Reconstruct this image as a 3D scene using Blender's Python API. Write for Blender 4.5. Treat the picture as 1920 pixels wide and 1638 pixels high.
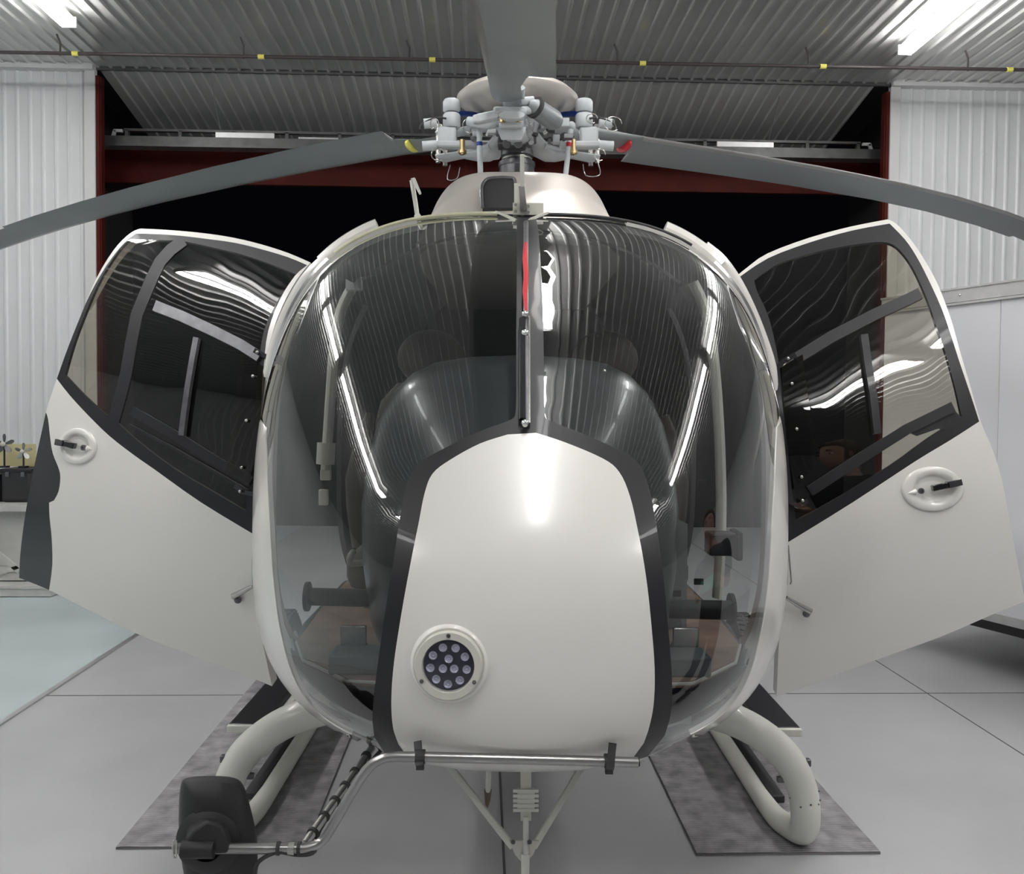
import bpy, bmesh, math, random
from mathutils import Vector, Matrix
from mathutils.geometry import delaunay_2d_cdt
random.seed(7)
S = bpy.context.scene
for o in list(bpy.data.objects): bpy.data.objects.remove(o)
C = S.collection
V = Vector
PI = math.pi
# ------------------------------------------------------------------ camera
FPX = 1650.0
CAM = V((0, 0, 1.52))
yaw, pit, rol = .0333, .031, .008
Fw = V((math.sin(yaw)*math.cos(pit), math.cos(yaw)*math.cos(pit), -math.sin(pit)))
R0 = V((math.cos(yaw), -math.sin(yaw), 0))
U0 = R0.cross(Fw)
Rt = R0*math.cos(rol) + U0*math.sin(rol)
Up = -R0*math.sin(rol) + U0*math.cos(rol)
cam = bpy.data.cameras.new('camera'); co = bpy.data.objects.new('camera', cam); C.objects.link(co)
cam.lens = 36*FPX/1920; cam.sensor_width = 36; cam.clip_start = .02; cam.clip_end = 100
co.matrix_world = Matrix(((Rt.x, Up.x, -Fw.x, CAM.x), (Rt.y, Up.y, -Fw.y, CAM.y), (Rt.z, Up.z, -Fw.z, CAM.z), (0, 0, 0, 1)))
S.camera = co
# ------------------------------------------------------------------ world + exposure (night outside)
w = bpy.data.worlds.new('night'); S.world = w; w.use_nodes = True
w.node_tree.nodes['Background'].inputs[0].default_value = (.02, .022, .03, 1)
w.node_tree.nodes['Background'].inputs[1].default_value = .05
S.view_settings.view_transform = 'Standard'
S.view_settings.look = 'None'
S.view_settings.exposure = 0.16
S.view_settings.gamma = 1
S.view_settings.use_curve_mapping = False
LAMP = 44.0          # strength of the fluorescent tubes

def ray(u, v):
    return (Fw + Rt*((u-960)/FPX) + Up*(-(v-819)/FPX))
def P(u, v, y):                      # point seen at (u, v) standing at distance y down the hangar
    d = ray(u, v); return CAM + d*(y/d.y)
def G(u, v, z=0.0):                  # point on a horizontal plane
    d = ray(u, v); return CAM + d*((z-CAM.z)/d.z)
# ------------------------------------------------------------------ materials
MATS = {}
def nt(name):
    m = bpy.data.materials.new(name); m.use_nodes = True; MATS[name] = m
    return m, m.node_tree, m.node_tree.nodes['Principled BSDF']
def mat(name, col, rough=.5, metal=0, coat=0, noise=0, nscale=20, bump=0, bscale=60, spec=.5, emit=None, es=0, stretch=None, croughness=.04):
    m, t, b = nt(name)
    b.inputs['Base Color'].default_value = (*col, 1); b.inputs['Roughness'].default_value = rough
    b.inputs['Metallic'].default_value = metal; b.inputs['Coat Weight'].default_value = coat
    b.inputs['Coat Roughness'].default_value = croughness; b.inputs['Specular IOR Level'].default_value = spec
    if emit: b.inputs['Emission Color'].default_value = (*emit, 1); b.inputs['Emission Strength'].default_value = es
    tc = t.nodes.new('ShaderNodeTexCoord'); mp = t.nodes.new('ShaderNodeMapping'); t.links.new(tc.outputs['Object'], mp.inputs[0])
    if stretch: mp.inputs['Scale'].default_value = stretch
    if noise:
        n = t.nodes.new('ShaderNodeTexNoise'); n.inputs['Scale'].default_value = nscale; n.inputs['Detail'].default_value = 5
        t.links.new(mp.outputs[0], n.inputs['Vector'])
        r = t.nodes.new('ShaderNodeMapRange'); r.inputs[3].default_value = 1-noise; r.inputs[4].default_value = 1+noise
        r.inputs[1].default_value = .3; r.inputs[2].default_value = .7
        t.links.new(n.outputs[0], r.inputs[0])
        x = t.nodes.new('ShaderNodeMix'); x.data_type = 'RGBA'; x.blend_type = 'MULTIPLY'; x.inputs[0].default_value = 1
        x.inputs[6].default_value = (*col, 1); t.links.new(r.outputs[0], x.inputs[7]); t.links.new(x.outputs[2], b.inputs['Base Color'])
    if bump:
        n = t.nodes.new('ShaderNodeTexNoise'); n.inputs['Scale'].default_value = bscale
        t.links.new(mp.outputs[0], n.inputs['Vector'])
        u = t.nodes.new('ShaderNodeBump'); u.inputs['Strength'].default_value = bump; u.inputs['Distance'].default_value = .01
        t.links.new(n.outputs[0], u.inputs['Height']); t.links.new(u.outputs[0], b.inputs['Normal'])
    return m
def glassmat(name, tint, wav=0, wscale=4, rough=.0, ior=1.5, boost=1.0):
    m = bpy.data.materials.new(name); m.use_nodes = True; MATS[name] = m; t = m.node_tree
    for n in list(t.nodes): t.nodes.remove(n)
    o = t.nodes.new('ShaderNodeOutputMaterial'); tr = t.nodes.new('ShaderNodeBsdfTransparent'); tr.inputs[0].default_value = (*tint, 1)
    g = t.nodes.new('ShaderNodeBsdfGlossy'); g.inputs['Roughness'].default_value = rough; g.inputs[0].default_value = (1, 1, 1, 1)
    f = t.nodes.new('ShaderNodeFresnel'); ge = t.nodes.new('ShaderNodeNewGeometry'); mr = t.nodes.new('ShaderNodeMapRange')
    mr.inputs[3].default_value = ior; mr.inputs[4].default_value = 1/ior; t.links.new(ge.outputs['Backfacing'], mr.inputs[0]); t.links.new(mr.outputs[0], f.inputs[0])
    k = t.nodes.new('ShaderNodeMath'); k.operation = 'MULTIPLY'; k.inputs[1].default_value = boost; k.use_clamp = True
    mx = t.nodes.new('ShaderNodeMixShader'); t.links.new(f.outputs[0], k.inputs[0]); t.links.new(k.outputs[0], mx.inputs[0])
    t.links.new(tr.outputs[0], mx.inputs[1]); t.links.new(g.outputs[0], mx.inputs[2]); t.links.new(mx.outputs[0], o.inputs[0])
    if wav:
        tc = t.nodes.new('ShaderNodeTexCoord'); n = t.nodes.new('ShaderNodeTexNoise'); n.inputs['Scale'].default_value = wscale; n.inputs['Detail'].default_value = 0
        t.links.new(tc.outputs['Object'], n.inputs['Vector']); u = t.nodes.new('ShaderNodeBump'); u.inputs['Strength'].default_value = 1; u.inputs['Distance'].default_value = wav
        t.links.new(n.outputs[0], u.inputs['Height']); t.links.new(u.outputs[0], g.inputs['Normal'])
    return m
white = mat('pearl_white', (.83, .81, .765), .30, 0, 1.0, croughness=.15)
gold = mat('champagne_paint', (.66, .61, .56), .36, .3, .5, croughness=.2, noise=.03, nscale=6)
black = mat('satin_black', (.014, .014, .017), .42, 0, .1, spec=.35)
gblack = mat('gloss_black', (.012, .012, .015), .12, 0, .8)
rubber = mat('rubber', (.03, .03, .032), .6, bump=.1, bscale=200)
mattb = mat('matt_black_plastic', (.018, .018, .02), .55, bump=.05, bscale=300)
grey = mat('blade_grey', (.23, .25, .255), .42, .1, .1, noise=.05, nscale=3)
ledge = mat('blade_edge', (.42, .41, .40), .33, .7, noise=.08, nscale=5)
hubg = mat('hub_grey_paint', (.50, .53, .55), .42, 0, .2, noise=.06, nscale=15)
steel = mat('steel', (.55, .54, .52), .27, .95, noise=.08, nscale=30)
dsteel = mat('dark_steel', (.16, .16, .17), .35, .8, noise=.2, nscale=30)
chrome = mat('chrome', (.75, .75, .75), .12, 1)
brassm = mat('brass', (.55, .42, .22), .3, .9)
blue = mat('blue_anodised', (.02, .05, .25), .35, .4)
redp = mat('red_tape', (.55, .03, .04), .5)
yelp = mat('yellow_tape', (.75, .7, .15), .5)
tape = mat('pale_yellow_tape', (.72, .70, .50), .5, noise=.1, nscale=30)
cream = mat('cream_paint', (.60, .59, .53), .4, 0, .2)
skidw = mat('skid_white', (.70, .70, .64), .4, 0, .3, noise=.05, nscale=8)
glass = glassmat('windshield_acrylic', (.62, .64, .64), wav=.0006, wscale=5, ior=1.5, boost=1.9)
dglass = glassmat('tinted_door_acrylic', (.50, .47, .40), wav=.003, wscale=4.5, ior=1.5, boost=1.3)
bglass = glassmat('brown_deflector', (.20, .17, .13), ior=1.5, boost=1.2)
hood = mat('hood_grey', (.06, .065, .07), .30, 0, .2)
seatm = mat('seat_brown', (.045, .034, .03), .7, noise=.1, nscale=20)
seatg = mat('seat_grey', (.16, .17, .17), .75)
brown = mat('brown_matting', (.26, .17, .125), .6, noise=.22, nscale=9, bump=.3, bscale=14)
cabg = mat('cabin_grey', (.12, .13, .135), .5)
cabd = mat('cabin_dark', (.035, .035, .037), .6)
redst = mat('red_oxide_steel', (.06, .007, .005), .6, spec=.15, noise=.2, nscale=4)
galv = mat('galvanised_dark', (.11, .11, .11), .45, .5, noise=.2, nscale=8)
wallm = mat('white_ribbed_sheet', (.70, .71, .72), .36, .1, noise=.03, nscale=2)
ceilm = mat('grey_ribbed_sheet', (.62, .625, .61), .24, .4, noise=.05, nscale=2)
trimm = mat('white_trim', (.6, .6, .6), .4)
pipem = mat('dark_pipe', (.05, .04, .04), .5)
trailm = mat('trailer_white', (.62, .63, .66), .3, 0, .3)
alum = mat('aluminium', (.6, .6, .6), .38, .85, noise=.05, nscale=20)
matm = mat('mat_base', (.2, .19, .2), .9)
tube = mat('tube_light', (.9, .9, .9), .5, emit=(1, .985, .97), es=LAMP)
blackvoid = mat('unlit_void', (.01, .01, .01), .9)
skin = mat('skin', (.55, .33, .25), .55); hairm = mat('hair', (.08, .05, .03), .7, bump=.3, bscale=90)
shirt = mat('dark_shirt', (.025, .028, .035), .85, bump=.1, bscale=60); jeans = mat('jeans', (.05, .06, .1), .85)
green = mat('green_case', (.03, .45, .25), .45)
# floor: painted concrete, darker mottling
def floormat(name, col):
    m, t, b = nt(name); b.inputs['Roughness'].default_value = .34; b.inputs['Coat Weight'].default_value = .15; b.inputs['Coat Roughness'].default_value = .25
    tc = t.nodes.new('ShaderNodeTexCoord')
    n = t.nodes.new('ShaderNodeTexNoise'); n.inputs['Scale'].default_value = 1.2; n.inputs['Detail'].default_value = 6
    t.links.new(tc.outputs['Object'], n.inputs['Vector'])
    r = t.nodes.new('ShaderNodeValToRGB'); r.color_ramp.elements[0].position = .35; r.color_ramp.elements[1].position = .7
    r.color_ramp.elements[0].color = (*[c*.9 for c in col], 1); r.color_ramp.elements[1].color = (*[c*1.07 for c in col], 1)
    t.links.new(n.outputs[0], r.inputs[0]); t.links.new(r.outputs[0], b.inputs['Base Color'])
    n2 = t.nodes.new('ShaderNodeTexNoise'); n2.inputs['Scale'].default_value = 90; t.links.new(tc.outputs['Object'], n2.inputs['Vector'])
    u = t.nodes.new('ShaderNodeBump'); u.inputs['Strength'].default_value = .08; u.inputs['Distance'].default_value = .004
    t.links.new(n2.outputs[0], u.inputs['Height']); t.links.new(u.outputs[0], b.inputs['Normal'])
    return m
floorm = floormat('grey_epoxy', (.40, .405, .415)); floorb = floormat('blue_epoxy', (.47, .54, .55))
# woven mat: fine ribs across
def weave():
    m, t, b = nt('woven_mat'); b.inputs['Roughness'].default_value = .95
    tc = t.nodes.new('ShaderNodeTexCoord'); wv = t.nodes.new('ShaderNodeTexWave'); wv.inputs['Scale'].default_value = 22; wv.bands_direction = 'Y'
    wv.inputs['Distortion'].default_value = 1.5; t.links.new(tc.outputs['Object'], wv.inputs['Vector'])
    n = t.nodes.new('ShaderNodeTexNoise'); n.inputs['Scale'].default_value = 14; n.inputs['Detail'].default_value = 8; t.links.new(tc.outputs['Object'], n.inputs['Vector'])
    r = t.nodes.new('ShaderNodeValToRGB'); r.color_ramp.elements[0].position = .3; r.color_ramp.elements[1].position = .72
    r.color_ramp.elements[0].color = (.17, .162, .175, 1); r.color_ramp.elements[1].color = (.36, .345, .365, 1)
    t.links.new(n.outputs[0], r.inputs[0]); x = t.nodes.new('ShaderNodeMix'); x.data_type = 'RGBA'; x.blend_type = 'MULTIPLY'; x.inputs[0].default_value = .18
    t.links.new(r.outputs[0], x.inputs[6]); t.links.new(wv.outputs[0], x.inputs[7]); t.links.new(x.outputs[2], b.inputs['Base Color'])
    u = t.nodes.new('ShaderNodeBump'); u.inputs['Strength'].default_value = .6; u.inputs['Distance'].default_value = .004
    t.links.new(wv.outputs[0], u.inputs['Height']); t.links.new(u.outputs[0], b.inputs['Normal'])
    return m
weavem = weave()
# ------------------------------------------------------------------ mesh helpers
class MB:
    def __init__(s): s.v = []; s.f = []; s.m = []
    def add(s, vs, fs, mi=0):
        k = len(s.v); s.v += [V(p) for p in vs]; s.f += [[i+k for i in f] for f in fs]; s.m += [mi]*len(fs); return s
    def box(s, c, d, rot=None, mi=0):
        c = V(c); hx, hy, hz = d[0]/2, d[1]/2, d[2]/2
        vs = [V((x, y, z)) for z in (-hz, hz) for y in (-hy, hy) for x in (-hx, hx)]
        if rot is not None: vs = [rot @ p for p in vs]
        return s.add([p+c for p in vs], [(0, 2, 3, 1), (4, 5, 7, 6), (0, 1, 5, 4), (2, 6, 7, 3), (0, 4, 6, 2), (1, 3, 7, 5)], mi)
    def bar(s, a, b, wd, ht, up=(0, 0, 1), mi=0):
        a = V(a); b = V(b); d = (b-a); L = d.length; d.normalize(); upv = V(up); sd = d.cross(upv).normalized(); u = sd.cross(d)
        rot = Matrix((sd, d, u)).transposed(); return s.box((a+b)/2, (wd, L, ht), rot, mi)
    def cyl(s, a, b, r0, r1=None, n=20, mi=0): return s.tube([a, b], [r0, r0 if r1 is None else r1], n, mi=mi)
    def tube(s, pts, r, n=12, sm=0, mi=0, cap=True, flat=None):
        pts = [V(p) for p in pts]
        if not isinstance(r, (list, tuple)): r = [r]*len(pts)
        if sm: pts, r = smooth(pts, list(r), sm)
        k = len(s.v); T = []
        for i in range(len(pts)):
            d = (pts[min(i+1, len(pts)-1)]-pts[max(i-1, 0)]); T.append(d.normalized() if d.length > 1e-9 else V((0, 0, 1)))
        a = V((0, 0, 1)) if abs(T[0].z) < .9 else V((1, 0, 0)); nx = T[0].cross(a).normalized()
        for i, p in enumerate(pts):
            nx = (nx-T[i]*nx.dot(T[i])).normalized(); ny = T[i].cross(nx)
            for j in range(n):
                t = 2*PI*j/n; s.v.append(p+(nx*math.cos(t)+ny*math.sin(t)*(flat or 1))*r[i])
        for i in range(len(pts)-1):
            for j in range(n):
                s.f.append([k+i*n+j, k+i*n+(j+1) % n, k+(i+1)*n+(j+1) % n, k+(i+1)*n+j]); s.m.append(mi)
        if cap:
            s.f.append([k+j for j in range(n)][::-1]); s.m.append(mi)
            e = k+(len(pts)-1)*n; s.f.append([e+j for j in range(n)]); s.m.append(mi)
        return s
    def lathe(s, c, axis, prof, n=32, mi=0):        # prof: (radius, distance along axis)
        c = V(c); ax = V(axis).normalized(); a = V((0, 0, 1)) if abs(ax.z) < .9 else V((1, 0, 0)); x = ax.cross(a).normalized(); y = ax.cross(x); k = len(s.v)
        for r, h in prof:
            for j in range(n):
                t = 2*PI*j/n; s.v.append(c+ax*h+(x*math.cos(t)+y*math.sin(t))*r)
        for i in range(len(prof)-1):
            for j in range(n):
                s.f.append([k+i*n+j, k+i*n+(j+1) % n, k+(i+1)*n+(j+1) % n, k+(i+1)*n+j]); s.m.append(mi)
        return s
    def loft(s, secs, mi=0, closed=True, cap=True):
        n = len(secs[0]); k = len(s.v)
        for q in secs: s.v += [V(p) for p in q]
        for i in range(len(secs)-1):
            for j in range(n if closed else n-1):
                s.f.append([k+i*n+j, k+i*n+(j+1) % n, k+(i+1)*n+(j+1) % n, k+(i+1)*n+j]); s.m.append(mi)
        if cap:
            s.f.append([k+j for j in range(n)][::-1]); s.m.append(mi); e = k+(len(secs)-1)*n; s.f.append([e+j for j in range(n)]); s.m.append(mi)
        return s
    def ball(s, c, r, n=16, sc=(1, 1, 1), mi=0):
        c = V(c); secs = []
        for i in range(n//2+1):
            t = PI*i/(n//2); rr = max(math.sin(t), 1e-3)
            secs.append([c+V((r*sc[0]*rr*math.cos(2*PI*j/n), r*sc[1]*rr*math.sin(2*PI*j/n), -r*sc[2]*math.cos(t))) for j in range(n)])
        return s.loft(secs, mi)
def smooth(pts, r, sub):
    out = []; ro = []
    n = len(pts)
    for i in range(n-1):
        p0 = pts[max(i-1, 0)]; p1 = pts[i]; p2 = pts[i+1]; p3 = pts[min(i+2, n-1)]
        for k in range(sub):
            t = k/sub; out.append(.5*((2*p1)+(p2-p0)*t+(2*p0-5*p1+4*p2-p3)*t*t+(-p0+3*p1-3*p2+p3)*t**3)); ro.append(r[i]*(1-t)+r[i+1]*t)
    out.append(pts[-1]); ro.append(r[-1]); return out, ro
def obj(name, mb, m, parent=None, smoothf=True, bevel=0, solid=None, angle=38, subd=0):
    me = bpy.data.meshes.new(name); me.from_pydata([tuple(p) for p in mb.v], [], mb.f)
    ms = m if isinstance(m, (list, tuple)) else [m]
    for x in ms: me.materials.append(x)
    for p, i in zip(me.polygons, mb.m): p.material_index = i
    bm = bmesh.new(); bm.from_mesh(me); bmesh.ops.delete(bm, geom=[v for v in bm.verts if not v.link_faces], context='VERTS'); bmesh.ops.remove_doubles(bm, verts=bm.verts, dist=1e-5)
    if solid is None: bmesh.ops.recalc_face_normals(bm, faces=bm.faces)
    bm.to_mesh(me); bm.free()
    if smoothf: me.shade_smooth(); me.set_sharp_from_angle(angle=math.radians(angle))
    o = bpy.data.objects.new(name, me); C.objects.link(o)
    if parent is not None: o.parent = parent
    if bevel:
        b = o.modifiers.new('bevel', 'BEVEL'); b.width = bevel; b.segments = 2; b.limit_method = 'ANGLE'; b.harden_normals = False
    if solid:
        b = o.modifiers.new('solid', 'SOLIDIFY'); b.thickness = abs(solid); b.offset = -1 if solid > 0 else 1
        e = o.modifiers.new('edges', 'EDGE_SPLIT'); e.split_angle = math.radians(45)
    if subd:
        b = o.modifiers.new('sub', 'SUBSURF'); b.levels = subd; b.render_levels = subd
    return o
def thing(name, label, cat, loc=(0, 0, 0), rz=0, group=None):
    o = bpy.data.objects.new(name, None); C.objects.link(o); o.location = loc; o.rotation_euler = (0, 0, rz)
    o['label'] = label; o['category'] = cat
    if group: o['group'] = group
    return o
def tag(o, label, cat, group=None, kind=None):
    o['label'] = label; o['category'] = cat
    if group: o['group'] = group
    if kind: o['kind'] = kind
    return o
def struct(name, mb, m, **k):
    o = obj(name, mb, m, **k); o['kind'] = 'structure'; return o
def interp(tab, x):
    if x <= tab[0][0]: return tab[0][1]
    for (a, b), (c, d) in zip(tab, tab[1:]):
        if x <= c: return b+(d-b)*(x-a)/(c-a)
    return tab[-1][1]
def hermite(tab, x):
    n = len(tab)
    if x <= tab[0][0]: return tab[0][1]
    if x >= tab[-1][0]: return tab[-1][1]
    i = 0
    while x > tab[i+1][0]: i += 1
    def sl(i):
        if i == 0: return (tab[1][1]-tab[0][1])/(tab[1][0]-tab[0][0])
        if i == n-1: return (tab[-1][1]-tab[-2][1])/(tab[-1][0]-tab[-2][0])
        a = (tab[i][1]-tab[i-1][1])/(tab[i][0]-tab[i-1][0]); b = (tab[i+1][1]-tab[i][1])/(tab[i+1][0]-tab[i][0])
        return 0 if a*b <= 0 else 2*a*b/(a+b)
    h = tab[i+1][0]-tab[i][0]; t = (x-tab[i][0])/h
    return ((2*t**3-3*t*t+1)*tab[i][1]+(t**3-2*t*t+t)*h*sl(i)+(-2*t**3+3*t*t)*tab[i+1][1]+(t**3-t*t)*h*sl(i+1))
def inpoly(p, poly):
    x, y = p; r = False; n = len(poly); j = n-1
    for i in range(n):
        xi, yi = poly[i]; xj, yj = poly[j]
        if (yi > y) != (yj > y) and x < (xj-xi)*(y-yi)/(yj-yi)+xi: r = not r
        j = i
    return r
def dense(poly, step, closed=True):
    out = []; n = len(poly)
    for i in range(n if closed else n-1):
        a = V(poly[i]).to_2d(); b = V(poly[(i+1) % n]).to_2d(); k = max(1, int((b-a).length/step))
        for j in range(k): out.append(a+(b-a)*j/k)
    if not closed: out.append(V(poly[-1]).to_2d())
    return out
def curve2(poly, sub=4, closed=True):          # Catmull-Rom through 2-D points
    n = len(poly); out = []; Q = [V(p).to_2d() for p in poly]
    for i in range(n if closed else n-1):
        if closed: p0, p1, p2, p3 = Q[i-1], Q[i], Q[(i+1) % n], Q[(i+2) % n]
        else: p0, p1, p2, p3 = Q[max(i-1, 0)], Q[i], Q[i+1], Q[min(i+2, n-1)]
        for k in range(sub):
            t = k/sub; out.append(.5*((2*p1)+(p2-p0)*t+(2*p0-5*p1+4*p2-p3)*t*t+(-p0+3*p1-3*p2+p3)*t**3))
    if not closed: out.append(Q[-1])
    return out
def triangulate(polys, step):
    """all polygons become constraints; returns 2-D verts and triangles"""
    vs = []; es = []
    for q in polys:
        k = len(vs); n = len(q); vs += [V(p).to_2d() for p in q]; es += [(k+i, k+(i+1) % n) for i in range(n)]
    x0 = min(p.x for p in vs); x1 = max(p.x for p in vs); y0 = min(p.y for p in vs); y1 = max(p.y for p in vs); base = list(vs)
    ny = int((y1-y0)/step)+1; nx = int((x1-x0)/step)+1
    for i in range(nx+1):
        for j in range(ny+1):
            p = V((x0+i*step+(j % 2)*step/2, y0+j*step))
            if all((p-q).length_squared > (step*.45)**2 for q in base): vs.append(p)
    r = delaunay_2d_cdt(vs, es, [], 0, 1e-7)
    return r[0], r[2]

# ================================================================== THE HANGAR
HC, D = 4.9, 9.0
XL, XR, YB = -8.0, 8.6, -10.0
CX0, CX1 = P(183, 400, D).x, P(1662, 400, D).x     # door opening
def ribbed(mb, o, ax, nrm, length_dir, n, pitch, L, h=.018, mi=0):
    o = V(o); ax = V(ax); nr = V(nrm); ld = V(length_dir); pts = []
    for i in range(n):
        b = i*pitch
        pts += [o+ax*b, o+ax*(b+pitch-.042), o+ax*(b+pitch-.030)+nr*h, o+ax*(b+pitch-.012)+nr*h]
    pts.append(o+ax*(n*pitch))
    k = len(mb.v); mb.v += pts+[p+ld*L for p in pts]; m = len(pts)
    for i in range(m-1): mb.f.append([k+i, k+i+1, k+m+i+1, k+m+i]); mb.m.append(mi)
    return mb
PT = .1265
def rib_obj(name, o, ax, nr, ld, n, L, m, h=.018):
    mb = ribbed(MB(), o, ax, nr, ld, n, PT, L, h)
    return struct(name, mb, m, solid=.0, smoothf=False)
rib_obj('ceiling', (XL, YB, HC), (1, 0, 0), (0, 0, -1), (0, 1, 0), int((XR-XL)/PT)+1, D-YB, ceilm, .02)
nl = int((CX0-XL)/PT)
rib_obj('wall_front_left', (CX0-nl*PT, D, 0), (1, 0, 0), (0, -1, 0), (0, 0, 1), nl, HC, wallm)
rib_obj('wall_front_right', (CX1, D, 0), (1, 0, 0), (0, -1, 0), (0, 0, 1), int((XR-CX1)/PT)+1, HC-.0, wallm)
rib_obj('wall_left', (XL, YB, 0), (0, 1, 0), (1, 0, 0), (0, 0, 1), int((D-YB)/PT)+1, HC, wallm)
rib_obj('wall_right', (XR, YB, 0), (0, 1, 0), (-1, 0, 0), (0, 0, 1), int((D-YB)/PT)+1, HC, wallm)
rib_obj('wall_back', (XL, YB, 0), (1, 0, 0), (0, 1, 0), (0, 0, 1), int((XR-XL)/PT)+1, HC, wallm)
# floor slabs
xb = G(0, 1355).x; JT = .008
struct('floor', MB().box(((xb+XR)/2+.0, .6, -.05), (XR-xb, 21.6, .1)), floorm, smoothf=False)
struct('floor_left', MB().box(((XL+xb)/2, .6, -.045), (xb-XL, 21.6, .1)), floorb, smoothf=False)
jm = mat('joint_filler', (.09, .09, .09), .8)
yj = G(1500, 1300).y
mb = MB()
xc = G(946, 1638).x
mb.box((xc, .6, .0), (.009, 21.5, .003)); mb.box((2.42, .6, .0), (.006, 21.5, .003)); mb.box(((xb+XR)/2, yj, .0), (XR-xb, .007, .003))
mb.box(((xb+XR)/2, 0.2, .0), (XR-xb, .006, .003))
struct('trim_1', mb, jm, smoothf=False)
struct('trim_2', MB().box((xb+.01, 1.5, .003), (.03, 15, .012)), alum, smoothf=False)
# top of front walls: trim angle; red columns; soffit of the door recess
struct('trim_3', MB().box(((XL+CX0)/2, D-.05, HC-.03), (CX0-XL, .1, .06)).box(((XR+CX1)/2, D-.05, HC-.03), (XR-CX1, .1, .06)), trimm, smoothf=False)
struct('trim_4', MB().box((CX0-.05, D-.02, HC/2), (.1, .06, HC-.05)).box((CX1+.05, D-.02, HC/2), (.1, .06, HC-.05)), trimm, smoothf=False)
cl = obj('steel_column', MB().box((-.01, .05, 2.4), (.04, .08, 4.8)).box((-.03, .0, 2.4), (.06, .02, 4.8)).box((-.03, .10, 2.4), (.06, .02, 4.8)), redst, smoothf=False)
cl.location = (CX0+.035, D-.02, 0); tag(cl, 'red oxide steel column at the left jamb of the hangar door', 'column')
cr = cl.copy(); C.objects.link(cr); cr.location = (CX1-.035, D-.02, 0); cr.scale = (-1, 1, 1)
tag(cr, 'red oxide steel column at the right jamb of the hangar door', 'column')
# recess ceiling sloping down to the outside
z1 = HC-.02
rc0 = CX0+.02; n = int((CX1-.02-rc0)/PT)
mb = MB(); ribbed(mb, (rc0, D+.0, z1), (1, 0, 0), (0, 0, -1), (0, 1, -.20), n, PT, 1.35, .02)
# taper: far end narrower like the folded leaf
m_ = len(mb.v)//2; xm = (CX0+CX1)/2
for i in range(m_): mb.v[m_+i].x = xm+(mb.v[m_+i].x-xm)*1.0
struct('ceiling_recess', mb, ceilm, solid=.0, smoothf=False)
struct('trim_5', MB().box((xm, D+.0, z1+.0), (CX1-CX0, .03, .035)), galv, smoothf=False)
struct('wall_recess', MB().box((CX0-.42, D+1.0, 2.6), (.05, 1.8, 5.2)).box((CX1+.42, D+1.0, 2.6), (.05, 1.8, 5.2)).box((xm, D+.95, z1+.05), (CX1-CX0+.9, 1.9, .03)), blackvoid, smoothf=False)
# folded hangar door carried in the opening: truss frame, rail and red skin
hd = thing('hangar_door', 'raised folding hangar door frame with grey truss and red lower beam', 'hangar door', (xm, D+.6, 0))
zt = P(900, 256, D+.6).z; zb_ = P(900, 272, D+.6).z; zc_ = P(900, 292, D+.6).z
W_ = CX1-CX0+.48
mb = MB().box((0, 0, zt), (W_-.55, .05, .025)).box((0, 0, zb_), (W_-.5, .05, .03))
for k in range(15): mb.box((-W_/2+.3+k*(W_-.6)/14, 0, (zt+zb_)/2), (.035, .05, zt-zb_))
obj('truss_frame', mb, galv, hd, smoothf=False)
obj('bottom_rail', MB().box((0, -.05, (zb_+zc_)/2), (W_, .12, zb_-zc_)).box((0, -.13, zc_+.01), (W_, .03, .02)), galv, hd, smoothf=False)
obj('lower_leaf', MB().box((0, .35, (P(900, 288, D+.95).z+P(900, 354, D+.95).z)/2), (W_+.28, .06, P(900, 288, D+.95).z-P(900, 354, D+.95).z)), redst, hd, smoothf=False)
for s_ in (-1, 1): obj('end_panel', MB().box((s_*(W_/2-1.55), -.02, (zt+zb_)/2), (.62, .03, .06)), alum, hd, smoothf=False)
for s_ in (-1, 1): obj('track_bracket', MB().bar((s_*(W_/2-.17), -.05, zb_+.0), (s_*(W_/2-.19), -.05, zt-.02), .03, .03).bar((s_*(W_/2-.18), -.05, zt-.025), (s_*(W_/2-.27), -.05, zt-.025), .03, .03, up=(0, 1, 0)), trimm, hd, smoothf=False)
for s_ in (-1, 1): obj('stay_wire', MB().cyl((s_*(W_/2-1.3), -.05, zt), (s_*(W_/2-1.3), -.4, z1-.03), .005, n=6), steel, hd)
obj('rib_strip', MB().box((.0, .05, (zt+zb_)/2), (W_-4.2, .02, .035)), alum, hd, smoothf=False)
# conduit pipe under the ceiling with clips and hangers
zp = 4.72; a = G(0, 98, zp); b = G(1920, 131, zp); dirp = (b-a).normalized()
pr = thing('ceiling_pipe', 'thin dark pipe with yellow collars running across below the ceiling', 'pipe', (0, a.y, zp))
org = V((0, a.y, zp))
obj('pipe', MB().cyl(a-dirp*3.5-org, b+dirp*3-org, .016, n=12), pipem, pr)
for u in (138, 480, 798, 1193, 1535, 1892):
    p = a+(b-a)*(u/1920)-org; obj('collar', MB().cyl(p-dirp*.028, p+dirp*.028, .022, n=12), yelp, pr)
for u in (110, 447, 755, 1145, 1507, 1812):
    p = a+(b-a)*(u/1920)-org; obj('hanger', MB().tube([p+V((0, 0, -.02)), p+V((0, 0, .1)), p+V((-.03, 0, .17))], .009, 8), pipem, pr)
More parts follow.
